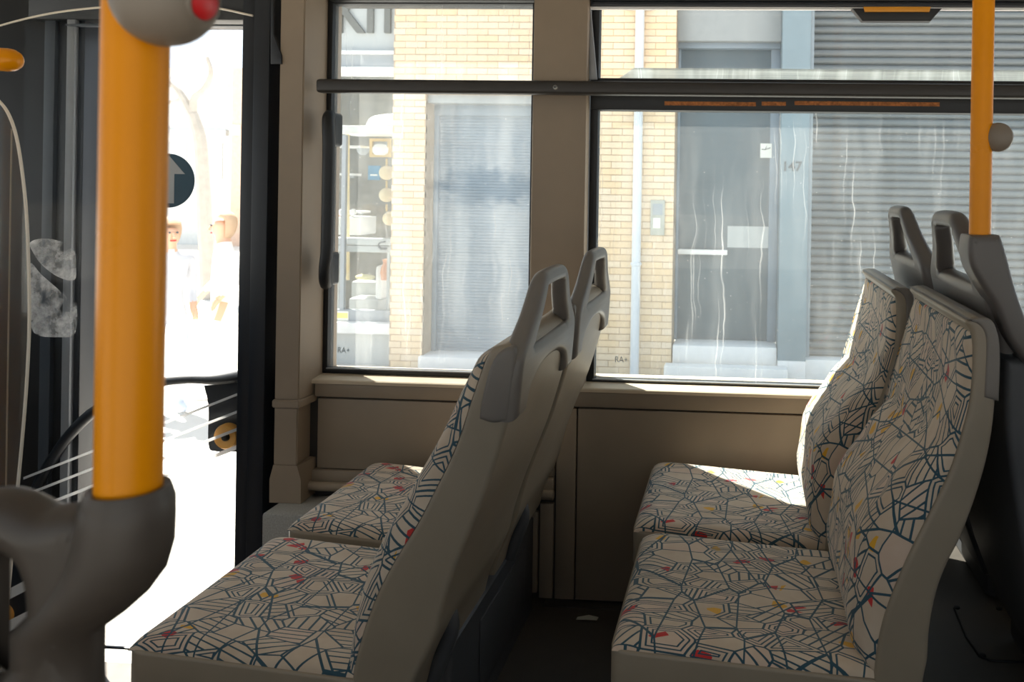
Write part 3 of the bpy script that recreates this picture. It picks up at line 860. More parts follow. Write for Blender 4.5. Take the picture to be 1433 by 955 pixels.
# ---- forward pair: tall grab hoops
LF = [(690, 487), (679, 502), (670, 527), (656, 568), (641, 615), (623, 657), (605, 692), (583, 735), (556, 778), (529, 828), (509, 880), (495, 930), (487, 980), (486, 1004)]
LR = [(566, 1004), (577, 962), (598, 918), (611, 888), (621, 848), (637, 798), (661, 738), (681, 688), (700, 628), (711, 588), (718, 556), (725, 520), (722, 497), (708, 484)]
def left_seat():
    r = thing('bus_seat', 'aisle seat of the forward pair, grey grab hoop, patterned cushion nearest the door glare', 'seat', (X(560, 955, YN), 1.53, 0.0), 'patterned bus seats')
    out = catmull(XZ(LF + LR, YN), True, 4, (len(LF) - 1, len(LF)))
    slab('back_shell', [out], YN, YB, 'shell', r, 0.010, 3)
    front = catmull(XZ(LF, YN), False, 3)
    front = [(a - 0.0, b) for a, b in front]
    pad('backrest_pad', front[2:], YN + 0.006, YB - 0.006, lambda t: 0.016 + 0.028 * math.sin(math.pi * min(1, t * 1.1)), 0.035, r, front=-1, rt=0.03, off=(0.31, 0.13))
    A = (X(172, 910, YN), Z(172, 910, YN)); B = (X(497, 950, YN), Z(497, 950, YN))
    tray('seat_pan', A, (B[0] + 0.03, B[1] - 0.006), YN, YB, 0.075, 'shell', r)
    prof = [(A[0] + 0.004, A[1] - 0.004), (A[0] + (B[0] - A[0]) * 0.5, (A[1] + B[1]) / 2 - 0.004), (B[0] + 0.01, B[1] - 0.004)]
    pad('cushion', prof, YN + 0.005, YB - 0.005, lambda t: 0.027 - 0.004 * t, 0.030, r, front=1, rt=0.05, dish=0.004, off=(0.0, 0.0), back_r=0.02)
    h0, h1 = (X(692, 590, YN), Z(692, 590, YN)), (X(762, 378, 1.47), Z(762, 378, 1.47))
    cheek = XZ([(671, 586), (674, 562), (683, 524), (692, 502), (703, 490), (716, 486), (722, 496), (720, 530), (716, 560), (711, 589), (690, 592)], YN)
    ck = catmull(cheek, True, 4, (0, 9))
    slab('hoop_cheek', [ck], YN - 0.005, YN + 0.03, 'handle', r, 0.007, 3)
    slab('hoop_cheek', [ck], YB - 0.03, YB + 0.005, 'handle', r, 0.007, 3)
    add('grab_hoop', hoop_mesh(h0[0] + 0.017, h0[1], h1[0], h1[1], (YN + YB) / 2, (YB - YN) / 2 + 0.003, 0.098, th=0.036), 'handle', r, 50)
    # under-seat bracket
    br = [(604, 952), (618, 916), (629, 888), (630, 866), (622, 842)]
    tube('leg_bracket', catmull([tuple(P(a, b, 1.42)) for a, b in br], False, 4), 0.016, 'pedestal', r, 12)
    return r
s1 = left_seat()
s2 = dup(s1, (0, STEP, 0), 'window seat of the forward pair, grey grab hoop standing against the window pillar', 'patterned bus seats')

# ---- rear pair: plain-topped backs
RF = [(1352, 452), (1360, 466), (1363, 500), (1359, 560), (1346, 612), (1331, 660), (1302, 720), (1272, 780), (1247, 840), (1233, 885), (1224, 945), (1222, 1010)]
RR = [(1285, 1010), (1294, 950), (1299, 925), (1302, 880), (1312, 830), (1327, 790), (1347, 750), (1372, 680), (1387, 620), (1394, 560), (1395, 500), (1392, 468), (1383, 452), (1366, 444)]
def right_seat():
    r = thing('bus_seat', 'aisle seat of the rear pair, plain tan rimmed back, below the yellow pole', 'seat', (X(1200, 955, YN), 1.53, 0.0), 'patterned bus seats')
    out = catmull(XZ(RF + RR, YN), True, 4, (len(RF) - 1, len(RF)))
    slab('back_shell', [out], YN, YB, 'shell', r, 0.009, 3)
    # grey rear cover wrapped round the top
    cov = catmull(XZ([(1377, 556), (1380, 500), (1379, 470), (1370, 455), (1352, 447), (1384, 446), (1396, 466), (1399.5, 500), (1397.5, 562)], YN), True, 4, (0, 4, 8))
    slab('rear_cover', [cov], YN - 0.003, YB + 0.003, 'handle', r, 0.004, 2)
    front = catmull(XZ(RF[:-1], YN), False, 3)
    def hh(t):
        k = [(0, 0.014), (0.12, 0.018), (0.3, 0.024), (0.5, 0.058), (0.68, 0.075), (0.85, 0.055), (1, 0.035)]
        for (a, b), (c, d) in zip(k, k[1:]):
            if t <= c:
                q = (t - a) / (c - a); q = q * q * (3 - 2 * q)
                return b + (d - b) * q
        return k[-1][1]
    pad('backrest_pad', front[3:], YN + 0.008, YB - 0.012, hh, 0.06, r, front=-1, rt=0.025, dish=0.006, off=(0.73, 0.41))
    A = (X(852, 910, YN), Z(852, 910, YN)); B = (X(1222, 950, YN), Z(1222, 950, YN))
    tray('seat_pan', A, (B[0] + 0.03, B[1] - 0.006), YN, YB, 0.085, 'shell', r)
    prof = [(A[0] + 0.004, A[1] - 0.004), ((A[0] + B[0]) / 2, (A[1] + B[1]) / 2 - 0.004), (B[0] + 0.02, B[1] - 0.004)]
    pad('cushion', prof, YN + 0.005, YB - 0.005, lambda t: 0.028 - 0.006 * t, 0.030, r, front=1, rt=0.05, dish=0.006, off=(1.37, 0.22), back_r=0.02)
    box('leg', A[0] + 0.18, A[0] + 0.27, 1.49, 1.57, 0.281, A[1] - 0.09, 'pedestal', r, 0.008)
    return r
s3 = right_seat()
s4 = dup(s3, (-0.028, STEP, -0.012), 'window seat of the rear pair, sunlit front of its tan rimmed back', 'patterned bus seats')

# ---- seats behind, facing the other way: only hoops, sockets and dark shells show
def rear_facing():
    r = thing('rear_facing_seat', 'rear-facing aisle seat, dark grey hoop under the yellow pole', 'seat', (X(1450, 800, 1.4), 1.56, 0.0), 'rear-facing seats')
    h0 = (X(1426, 500, 1.33), Z(1426, 500, 1.33)); h1 = (X(1337, 297, 1.5), Z(1337, 297, 1.5))
    add('grab_hoop', hoop_mesh(h0[0], h0[1], h1[0], h1[1], 1.56, 0.20, 0.085, th=0.040, arch=False), 'dark_handle', r, 50)
    sh = XZ([(1408, 505), (1440, 498), (1475, 520), (1560, 900), (1580, 1000), (1500, 1000), (1450, 860), (1424, 720), (1410, 620), (1407, 560)], 1.36)
    slab('back_shell', [catmull(sh, True, 4, (0, 1, 4, 5))], 1.36, 1.76, 'pedestal', r, 0.012, 3)
    bx0, bx1 = X(1500, 900, 1.4), X(1850, 900, 1.4)
    pad('cushion', [(bx0 + 0.02, 0.452), ((bx0 + bx1) / 2, 0.456), (bx1, 0.46)], 1.405, 1.715, 0.035, 0.03, r, front=1, rt=0.03, off=(2.2, 0.9))
    box('seat_base', X(1500, 900, 1.4), X(1850, 900, 1.4), 1.40, 1.72, 0.281, 0.45, 'pedestal', r, 0.02)
    return r
s5 = rear_facing()
s6 = dup(s5, (0, 0.47, 0), 'rear-facing window seat, dark grey hoop in front of the ribbed shutter', 'rear-facing seats')

# ---- yellow pole with its socket on the rear-facing hoop
pl = thing('grab_pole', 'bright yellow pole rising from a dark grey socket on the rear-facing seat', 'pole', (X(1374, 335, 1.36), 1.36, Z(1374, 335, 1.36)))
xp = X(1374, 160, 1.36)   # stands clear of the hoop's own post
tube('pole', [(xp, 1.36, Z(1374, 345, 1.36)), (xp, 1.36, ZC)], 0.0180, 'yellow', pl, 28)
sock = XZ([(1350, 330), (1355, 328), (1388, 328), (1393, 331), (1402, 360), (1414, 405), (1430, 450), (1446, 500), (1432, 508), (1402, 470), (1386, 430), (1366, 398), (1352, 372), (1348, 350)], 1.36)
slab('socket', [catmull(sock, True, 4, (1, 2))], 1.325, 1.395, 'dark_handle', pl, 0.011, 4)
bt = thing('stop_button', 'small grey round stop button clamped to the slim yellow pole', 'button', P(1396, 192, 1.33))
cb = P(1396, 192, 1.345)
lathe('housing', [(0.0, -0.012), (0.012, -0.0105), (0.020, -0.006), (0.0245, 0.0), (0.0245, 0.006), (0.021, 0.014), (0.012, 0.020), (0.0, 0.022)], cb, (0.55, 0.83, 0.0), 'button', bt, 32)
box('clamp', cb.x - 0.022, cb.x + 0.004, 1.345, 1.375, cb.z - 0.013, cb.z + 0.013, 'button', bt, 0.004)

# ---- grey pedestal behind the forward pair, platform and hatch behind the rear pair
pd = thing('seat_pedestal', 'dark grey moulded pedestal under the backs of the forward seats', 'pedestal', (X(680, 900, 1.8), 1.95, 0))
xpd = X(748, 700, 2.26); zpd = Z(746, 714, 2.26)
pq = [(xpd - 0.42, 0.002), (xpd, 0.002), (xpd, zpd - 0.02), (xpd - 0.02, zpd), (xpd - 0.42, zpd)]
slab('body', [pq], 1.60, 2.26, 'pedestal', pd, 0.012, 3)
box('access_cover', xpd, xpd + 0.004, 1.78, 2.16, 0.05, zpd - 0.06, 'pedestal', pd, 0.0015)

zp = 0.28
pt = structure('trim_2', (1.0, 1.7, 0))
box('platform', -0.08, XR - 0.001, 0.9, 2.268, 0.001, zp, 'floor', pt, 0.006)
hp = [(1335, 852), (1352, 893), (1370, 919), (1385, 925), (1600, 934)]
def on_floor(px, py, z):
    d = FW + RT * ((px - PPX) / FPX) - UP * ((py - PPY) / FPX)
    return EYE + d * ((z - EYE.z) / d.z)
seam = [on_floor(a, b, zp + 0.001) for a, b in hp]
tube('hatch_seam', seam, 0.0025, 'gasket', pt, 6)
for a, b in ((1339, 851), (1375, 918), (1398, 853)):
    q = on_floor(a, b, zp)
    lathe('hatch_screw', [(0.007, 0.0), (0.007, 0.002), (0.0, 0.003)], (q.x, q.y, zp), (0, 0, 1), 'gasket', pt, 10)
q = on_floor(822, 868, 0.0)
bm = bmesh.new()
vs_ = [bm.verts.new((q.x + a, q.y + b, c)) for a, b, c in ((-0.032, -0.006, 0.002), (0.0, -0.012, 0.007), (0.028, -0.004, 0.002), (0.03, 0.012, 0.003), (0.002, 0.010, 0.009), (-0.03, 0.008, 0.003))]
bm.faces.new((vs_[0], vs_[1], vs_[4], vs_[5])); bm.faces.new((vs_[1], vs_[2], vs_[3], vs_[4]))
bmesh.ops.solidify(bm, geom=bm.faces[:], thickness=0.001)
tag(from_bm('paper_scrap', bm, 'paper'), 'small crumpled scrap of pale paper on the dark floor between the seat pairs', 'litter')

# ---- nearest seat's hoop with the thick yellow pole
YO = 0.45
fg = thing('foreground_hoop', 'blurred dark grey seat hoop filling the lower left corner', 'seat handle', P(60, 1000, YO))
o = [(-60, 690), (0, 684), (30, 689), (55, 701), (75, 709), (100, 706), (130, 705), (150, 720), (150, 780), (140, 860), (128, 900), (120, 1010), (-60, 1010)]
hl = [(-20, 772), (12, 766), (38, 778), (50, 805), (54, 845), (50, 885), (36, 912), (10, 938), (-20, 942), (-32, 850)]
slab('frame', [catmull(XZ(o, YO), True, 4, (0, len(o) - 1)), catmull(XZ(hl, YO), True, 4)], YO - 0.018, YO + 0.018, 'near_handle', fg, 0.0165, 6)
bm = bmesh.new()
rows = []
for py, pxc, rx, ry in ((690, 181, 55, 52), (700, 180, 60, 57), (725, 178, 62, 59), (765, 173, 66, 60), (800, 160, 70, 60), (830, 138, 70, 58), (855, 112, 68, 54), (880, 82, 63, 46), (930, 82, 63, 44), (1010, 82, 63, 44)):
    c = P(pxc, py, YO); q = YO / FPX
    rows.append([bm.verts.new((c.x + rx * q * math.cos(2 * math.pi * k / 32), c.y + ry * q * math.sin(2 * math.pi * k / 32), c.z)) for k in range(32)])
for a, b in zip(rows, rows[1:]):
    for k in range(32): bm.faces.new((a[k], a[(k + 1) % 32], b[(k + 1) % 32], b[k]))
bm.faces.new(rows[0]); bm.faces.new(rows[-1])
from_bm('pole_socket', bm, 'near_handle', fg, 50)
cx = X(180, 690, YO)
lathe('socket_collar', [(0.0176, 0.0), (0.0215, 0.001), (0.0232, -0.004), (0.0235, -0.010), (0.0225, -0.02)], (cx, YO, Z(180, 684, YO)), (0, 0, 1), 'near_handle', fg, 36)
gpole = thing('grab_pole', 'thick blurred yellow pole standing in the near grey socket', 'pole', (cx, YO, Z(180, 700, YO)))
tube('pole', [(X(180, 690, YO), YO, Z(180, 720, YO)), (X(180, 690, YO), YO, ZC)], 0.0174, 'yellow', gpole, 40)
sbn = thing('stop_button', 'grey round stop button with a red push disc on the thick near pole', 'button', P(230, 0, 0.435))
cb = P(231, -4, 0.437)
ball('housing', cb, 0.0285, 'button', sbn, (1, 0.9, 1), 40)
nd = Vector((0.97, -0.12, -0.17)).normalized()
lathe('push_disc', [(0.0, 0.0298), (0.005, 0.0294), (0.0092, 0.0275), (0.0095, 0.018)], cb, nd, 'red', sbn, 28)
lathe('disc_rim', [(0.0098, 0.024), (0.0100, 0.0275), (0.0112, 0.0272), (0.0118, 0.022)], cb, nd, 'button', sbn, 28)

# ================================================================== STREET: facade across the pavement
YF = 8.5
K = YF / FPX
zg = Z(850, 523, YF)
gr = box('pavement', -60, 40, 2.9, 70, zg - 0.3, zg, 'road'); tag(gr, kind='structure'); gr.name = 'ground'
rd = box('road', -60, 40, -60, 2.9, zg - 0.4, zg - 0.12, 'road'); tag(rd, kind='structure')

def fx(px, py=265, Y=YF): return X(px, py, Y)
def fz(py, px=850, Y=YF): return Z(px, py, Y)
PITCH, BL = 9.35 * K, 30.0 * K
bm = bmesh.new(); bm_box(bm, -0.5, 0.5, 0, 0.05, 0.004, PITCH - 0.005)
brick_me = bpy.data.meshes.new('brick'); bm.to_mesh(brick_me); bm.free(); brick_me.materials.append(M['brick'])
def bricks(root, x0, x1, z0, z1, y, as_stuff=False):
    n, row, z = 0, int(round((z0 - zg) / PITCH)), 0
    acc = bmesh.new() if as_stuff else None
    z = zg + row * PITCH
    while z < z1 - PITCH * 0.5:
        off = (row % 2) * BL / 2 + 0.11
        i = math.floor((x0 - off) / BL)
        while True:
            a, b = off + i * BL, off + (i + 1) * BL - 0.006
            i += 1
            if a >= x1: break
            a, b = max(a, x0), min(b, x1)
            if b - a < 0.03: continue
            jy = random.uniform(-0.003, 0.003)
            if as_stuff: bm_box(acc, a, b, y + jy, y + jy + 0.05, z + 0.004, z + PITCH - 0.005)
            else:
                o = bpy.data.objects.new('brick', brick_me); C.objects.link(o)
                o.parent = root
                o.location = Vector(((a + b) / 2, y + jy, z)) - root.location
                o.scale = (b - a, 1, 1)
            n += 1
        row += 1; z += PITCH
    if as_stuff: from_bm('hidden_brickwork', acc, 'brick', root, None)['kind'] = 'stuff'
    return n
ZT = 5.6
# pier and the wall over the first doorway
xs0, xs1, xs2 = fx(548), fx(594), fx(768)
zdoor1 = fz(138)
bw1 = thing('brick_wall', 'cream brick pier and wall around the blue-grey roller door', 'building', ((xs0 + xs2) / 2, YF, zg))
box('mortar_bed', xs0, xs1, YF + 0.007, YF + 0.45, zg, ZT, 'mortar', bw1)
box('mortar_bed', xs1, xs2, YF + 0.007, YF + 0.45, zdoor1 + 0.03, ZT, 'mortar', bw1)
n1 = bricks(bw1, xs0, xs1, zg, zdoor1 + 0.02, YF) + bricks(bw1, xs0, xs2, zdoor1 + 0.03, fz(-14), YF)
xs3, xs4 = fx(830), fx(943)
bw2 = thing('brick_wall', 'cream brick wall carrying the white downpipe and intercom', 'building', ((xs2 + xs4) / 2, YF, zg))
box('mortar_bed', xs2, xs4, YF + 0.007, YF + 0.45, zg, ZT, 'mortar', bw2)
n2 = bricks(bw2, xs3, xs4, zg, fz(-10), YF)
bricks(bw2, xs2, xs3, zg, fz(-10), YF, True)
print('bricks', n1, n2)
# first doorway: fine roller door, lintel and sill
rd1 = thing('roller_door', 'blue-grey fine-slatted roller door between the cream brick piers', 'door', ((xs1 + xs2) / 2, YF + 0.3, zg))
yd = YF + 0.30
zst = fz(500, 660)
bm = bmesh.new(); z = zst
pr = []
while z < zdoor1:
    pr += [(yd + 0.006, z), (yd, z + 0.006), (yd, z + 0.030), (yd + 0.006, z + 0.034)]; z += 0.034
a = [bm.verts.new((xs1, y, z)) for y, z in pr]; b = [bm.verts.new((xs2, y, z)) for y, z in pr]
for i in range(len(a) - 1): bm.faces.new((a[i], b[i], b[i + 1], a[i + 1]))
sl = from_bm('curtain', bm, 'door_grey', rd1, None); sl['kind'] = 'stuff'
box('lintel', xs1, xs2, YF + 0.05, YF + 0.34, zdoor1 - 0.06, zdoor1 + 0.03, 'lintel', rd1, 0.004)
box('top_box', xs1, xs2, yd - 0.06, yd + 0.1, zdoor1 - 0.18, zdoor1 - 0.06, 'door_grey', rd1, 0.004)
box('sill', xs1 - 0.02, xs2, YF - 0.06, yd + 0.1, zg, zst, 'step', rd1, 0.006)
box('guide', xs1, xs1 + 0.05, yd - 0.05, yd, zst, zdoor1 - 0.06, 'door_grey', rd1, 0.004)
# downpipe and intercom
dp = thing('downpipe', 'white metal downpipe running down the cream brick wall', 'pipe', (fx(893), YF - 0.06, zg))
tube('pipe', [(fx(893), YF - 0.075, zg), (fx(893), YF - 0.075, fz(14))], 6.2 * K, 'downpipe', dp, 18)
box('hopper_head', fx(872), fx(911), YF - 0.12, YF - 0.008, fz(15), fz(9), 'downpipe', dp, 0.006)
box('hopper_head', fx(878), fx(906), YF - 0.12, YF - 0.008, fz(9), fz(-40), 'downpipe', dp, 0.01)
for py in (370, 120): lathe('pipe_collar', [(6.2 * K, 0), (7.6 * K, 0.005), (7.6 * K, 0.03), (6.2 * K, 0.035)], (fx(893), YF - 0.075, fz(py)), (0, 0, 1), 'downpipe', dp, 18)
ic = thing('intercom', 'small metal intercom panel on the brick wall by the slate door', 'intercom', (fx(921), YF, fz(328)))
box('plate', fx(911), fx(931), YF - 0.02, YF - 0.004, fz(328), fz(279), 'intercom', ic, 0.006)
box('speaker_grille', fx(914), fx(928), YF - 0.024, YF - 0.02, fz(300), fz(284), 'band', ic, 0.002)
box('call_button', fx(915), fx(925), YF - 0.026, YF - 0.02, fz(318), fz(304), 'paper', ic, 0.003)
# slate entrance door in its recess
xe0, xe1, xp1 = xs4 + 0.002, fx(1091), fx(1131)
zs2 = fz(485, 1020)
ed = thing('entrance_door', 'slate grey door with long white push bar and two notices', 'door', ((xe0 + xe1) / 2, YF + 0.35, zg))
ye = YF + 0.35
box('leaf', xe0, xe1, ye, ye + 0.06, zs2, fz(62, 1020), 'door_dark', ed)
box('frame', xe1 - 0.10, xe1, ye - 0.05, ye, zs2, fz(50, 1020), 'door_grey', ed, 0.004)
box('frame', xe0, xe0 + 0.03, ye - 0.05, ye, zs2, fz(50, 1020), 'door_grey', ed, 0.004)
box('over_panel', xe0, xe1, YF + 0.14, ye + 0.06, fz(54, 1020), ZT, 'lintel', ed, 0.004)
box('over_panel', xe0, xe1, YF + 0.24, ye + 0.06, fz(62, 1020), fz(54, 1020), 'door_grey', ed, 0.004)
box('push_bar', X(949, 353, ye), X(1018, 353, ye), ye - 0.07, ye - 0.02, Z(985, 356, ye), Z(985, 349, ye), 'white', ed, 0.008)
for px in (953, 1013): box('bar_post', X(px - 2, 353, ye), X(px + 2, 353, ye), ye - 0.025, ye, Z(985, 356, ye), Z(985, 349, ye), 'white', ed)
box('notice', X(1018, 333, ye), X(1083, 333, ye), ye - 0.004, ye, Z(1050, 347, ye), Z(1050, 317, ye), 'fascia', ed)
n_ = box('notice', X(1064, 211, ye - 0.05), X(1080, 211, ye - 0.05), ye - 0.055, ye - 0.05, Z(1072, 221, ye - 0.05), Z(1072, 201, ye - 0.05), 'paper', ed)
tube('scribble', [P(a, b, ye - 0.056) for a, b in ((1066, 209), (1071, 209.5), (1073, 204), (1071, 209.5), (1078, 207))], 0.006, 'ink', n_, 5)
# steps
stp = thing('door_step', 'pale stone double step below the slate door', 'step', ((xe0 + xe1) / 2, YF, zg))
box('upper_step', fx(945), fx(1090.5), YF - 0.02, ye + 0.02, fz(511, 1020), fz(485, 1020), 'step', stp, 0.008)
box('lower_step', fx(936), fx(1104), YF - 0.26, YF - 0.075, zg, fz(508, 1020), 'step', stp, 0.008)
# pilaster with its number
pi_ = thing('pilaster', 'blue-grey rendered pilaster numbered 147 beside the ribbed shutter', 'pilaster', ((xe1 + xp1) / 2, YF, zg))
box('shaft', xe1 + 0.003, xp1 - 0.003, YF - 0.06, YF + 0.4, fz(504, 1110), ZT, 'pilaster', pi_, 0.006)
box('plinth', xe1 + 0.003, xp1 - 0.003, YF - 0.07, YF + 0.4, zg, fz(504, 1110), 'step', pi_, 0.006)
text('number', '147', 0.145, P(1094, 239, YF - 0.066), 'ink', pi_, 0.003, 0.98, 1.0, 0.0025)
# ribbed roller shutter, slat by slat
xsh1 = fx(1700)
SH = 10.9 * K
yr_ = YF + 0.16
shu = thing('roller_shutter', 'wide grey ribbed roller shutter right of the numbered pilaster', 'shutter', ((xp1 + xsh1) / 2, yr_, zg))
zb = fz(505, 1200)
prf = [(0.042, 0.0), (0.030, 0.006), (0.006, 0.016), (0.0, 0.030), (0.002, SH * 0.62), (0.012, SH * 0.80), (0.030, SH * 0.92), (0.042, SH * 0.985)]
bm = bmesh.new()
a = [bm.verts.new((-0.5, y, z)) for y, z in prf]; b = [bm.verts.new((0.5, y, z)) for y, z in prf]
for i in range(len(a) - 1): bm.faces.new((a[i], b[i], b[i + 1], a[i + 1]))
bm.faces.new(a); bm.faces.new(b)
bmesh.ops.recalc_face_normals(bm, faces=bm.faces[:])
slat_me = bpy.data.meshes.new('slat'); bm.to_mesh(slat_me); bm.free(); slat_me.materials.append(M['slat'])
z = zb
while z < fz(-30, 1200):
    o_ = bpy.data.objects.new('slat', slat_me); C.objects.link(o_); o_.parent = shu
    o_.location = Vector(((xp1 + xsh1) / 2, yr_, z)) - shu.location
    o_.scale = (xsh1 - xp1 - 0.06, 1, 1)
    z += SH
box('backing', xp1, xsh1, yr_ + 0.044, yr_ + 0.1, zb, ZT, 'shutter_back', shu)
box('guide', xp1, xp1 + 0.05, yr_ - 0.05, yr_ + 0.03, zb, ZT, 'frame_grey', shu, 0.004)
box('bottom_sill', xp1, xsh1, YF - 0.03, yr_ + 0.1, zg, zb, 'step', shu, 0.006)
box('head', xp1, xsh1, YF - 0.05, yr_ + 0.1, fz(-30, 1200) + 0.09, ZT, 'lintel', shu)

# ---- shop to the left of the pier
xk0, xk1 = fx(392), fx(547)
sf = thing('shopfront', 'grey shopfront with raised KIT letters left of the cream brick pier', 'shop', ((xk0 + xk1) / 2, YF + 0.1, zg))
box('sign_fascia', xk0, xk1, YF + 0.10, YF + 0.5, fz(70, 500), ZT, 'fascia', sf)
box('band_lip', xk0, xk1, YF + 0.02, YF + 0.5, fz(75, 500), fz(70, 500), 'white', sf, 0.004)
box('band', xk0, xk1, YF + 0.06, YF + 0.5, fz(93, 500), fz(75, 500), 'band', sf)
box('band_lip', xk0, xk1, YF + 0.02, YF + 0.5, fz(98.5, 500), fz(93, 500), 'white', sf, 0.004)
for ch, px in (('K', 468), ('I', 511), ('T', 524)):
    text('letter', ch, 60 * K / 0.70, (fx(px, 40, YF + 0.09), YF + 0.085, fz(42.5, 505)), 'letter', sf, 0.02, 0.78, 1.0, 0.012)
box('stall_riser', xk0, xk1, YF + 0.10, YF + 0.3, zg, fz(468, 500), 'fascia', sf)
box('stall_ledge', xk0, xk1, YF + 0.02, YF + 0.4, fz(468, 500), fz(453, 500), 'step', sf, 0.006)
box('bottom_rail', xk0, xk1, YF + 0.14, YF + 0.2, fz(453, 500), fz(437, 500), 'band', sf, 0.004)
pane('pane', xk0, xk1, fz(450, 500), fz(97, 500), YF + 0.17, 'shop_glass', sf)
box('mullion', X(477, 300, YF + 0.15), X(482.5, 300, YF + 0.15), YF + 0.15, YF + 0.2, fz(437, 500), fz(188, 500), 'band', sf)
box('back_wall', xk0 - 0.3, xk1 + 0.4, 10.1, 10.2, zg, 3.6, 'shop_back', sf)
box('shop_floor', xk0 - 0.3, xk1 + 0.4, YF + 0.45, 10.1, fz(462, 500) - 0.1, fz(462, 500), 'shop_back', sf)
box('corner_pier', fx(352), xk0, YF, YF + 0.5, zg, ZT, 'fascia', sf)

YI = 8.95
def it(name, label, cat, px, py, group=None): return thing(name, label, cat, P(px, py, YI), group)
t = it('canopy', 'white flat canopy with domed top inside the shop window', 'canopy', 510, 188)
pbox('board', 469, 549, 176, 187, YI - 0.1, 0.5, 'white', t, 0.01)
slab('dome', [catmull(XZ([(511, 176), (516, 166), (528, 161), (560, 160), (575, 176)], YI), True, 4, (0, 4))], YI, YI + 0.3, 'white', t, 0.02, 2)
t = it('thin_pole', 'tall thin amber pole standing in the shop window', 'lamp', 487, 395)
tube('pole', [P(487, 392, YI - 0.15), P(487, 188, YI - 0.15)], 2.2 * YI / FPX, 'amber', t, 10)  # plain pale amber tube
ball('finial', P(486.5, 389, YI - 0.15), 2.6 * YI / FPX, 'amber', t, seg=14)
for py, nm in ((242, 'upper cream paper lantern beside the blue poster'), (273, 'lower cream paper lantern under the blue poster'), (306, 'lowest cream lantern half hidden by the brick pier')):
    t = it('paper_lantern', nm, 'lantern', 539, py, 'paper lanterns in the shop window')
    ball('shade', P(541 if py < 300 else 546, py, YI - 0.05), 10.3 * YI / FPX, 'lantern', t)
    tube('cord', [P(541, py - 10, YI - 0.05), P(541, py - 20, YI - 0.05)], 0.012, 'gilt', t, 6)
t = it('poster', 'blue poster on a board behind the cream lanterns', 'poster', 522, 252)
pbox('sheet', 515, 531, 232, 252, YI + 0.2, 0.02, 'blue', t)
pbox('rule', 518, 528, 244, 246, YI + 0.19, 0.01, 'paper', t)
t = it('picture_frame', 'empty gilt picture frame hung high in the shop', 'picture frame', 528, 205)
slab('frame', [XZ([(518, 194), (547, 194), (547, 220), (518, 220)], YI + 0.4), XZ([(522, 198), (543, 198), (543, 216), (522, 216)], YI + 0.4)], YI + 0.38, YI + 0.42, 'gilt', t)
pbox('mount', 520, 545, 196, 218, YI + 0.425, 0.02, 'band', t)
t = it('white_vase', 'wide white vase in front of the gilt frame', 'vase', 532, 217)
lathe('body', [(0.05, 0), (0.085, 0.03), (0.09, 0.08), (0.06, 0.12), (0.035, 0.13)], P(532, 217, YI + 0.1), (0, 0, 1), 'white', t, 18)
t = it('white_bowl', 'white bowl beside the amber pole high in the shop window', 'bowl', 508, 217)
lathe('body', [(0.03, 0), (0.06, 0.03), (0.075, 0.08), (0.07, 0.08), (0.05, 0.03)], P(508, 217, YI + 0.1), (0, 0, 1), 'band', t, 18)
for a, b, py, nm in ((466, 504, 205, 'topmost white shelf board in the shop window'), (466, 492, 244, 'second white shelf board from the top in the shop'), (474, 505, 297, 'third white shelf board from the top, above the white cabinet')):
    t = it('shelf', nm, 'shelf', (a + b) / 2, py, 'shop shelves')
    pbox('board', a, b, py - 1.5, py + 1.5, YI + 0.25, 0.25, 'white', t)
    for px in (a + 3, b - 3): pbox('bracket', px - 0.8, px + 0.8, py + 1.5, py + 5, YI + 0.35, 0.1, 'band', t)
t = it('cabinet', 'low white cabinet on the left of the shop window', 'cabinet', 488, 329)
pbox('body', 472, 505, 304, 329, YI + 0.2, 0.4, 'white', t, 0.006)
for a, b in ((473, 488), (489, 504)): pbox('door', a, b, 305.5, 327.5, YI + 0.185, 0.015, 'paper', t)
for px, nm in ((479, 'round white plate on the left of the cabinet top'), (494, 'round white plate on the right of the cabinet top')):
    t = it('plate', nm, 'plate', px, 303, 'plates on the shop cabinet')
    lathe('dish', [(0.0, 0.012), (0.03, 0.012), (0.046, 0.0), (0.044, 0.006), (0.03, 0.02), (0.0, 0.02)], P(px, 297.5, YI + 0.25), (0, -1, 0.15), 'white', t, 20)
t = it('counter', 'long white counter crossing the shop window at mid height', 'counter', 505, 353)
pbox('front', 462, 549, 344, 353, YI - 0.2, 0.12, 'fascia', t, 0.006)
pbox('top', 462, 549, 333.5, 343, YI - 0.22, 0.14, 'fascia', t, 0.006)
tube('handle', catmull([tuple(P(a, b, YI - 0.215)) for a, b in ((540, 338), (532, 340), (530, 344), (533, 348), (541, 348))], False, 4), 0.012, 'ink', t, 6)
for a, b in ((470, 474), (541, 545)): pbox('leg', a, b, 353, 440, YI - 0.18, 0.05, 'fascia', t)
t = it('sofa', 'pale grey sofa low in the shop window', 'sofa', 518, 440)
pbox('base', 487, 549, 418, 440, YI + 0.1, 0.6, 'sofa', t, 0.03)
pbox('back', 490, 549, 394, 420, YI + 0.4, 0.2, 'sofa', t, 0.04)
pbox('arm', 524, 535, 372, 420, YI + 0.05, 0.5, 'white', t, 0.04)
t = it('scatter_cushion', 'yellowish scatter cushion lying on the pale sofa', 'cushion', 512, 391)
ball('pad', P(511, 388, YI + 0.35), 0.1, 'cushion', t, (1.25, 0.6, 0.36), 20)
t = it('orange_vase', 'orange and tan vase beside the brick pier in the shop', 'vase', 542, 392)
lathe('body', [(0.05, 0), (0.065, 0.08), (0.05, 0.16), (0.03, 0.2), (0.045, 0.24)], P(540, 392, YI + 0.02), (0, 0, 1), 'orange_soft', t, 16)
t = it('orange_toy', 'small orange toy figure left of the cabinet', 'toy', 470, 330)
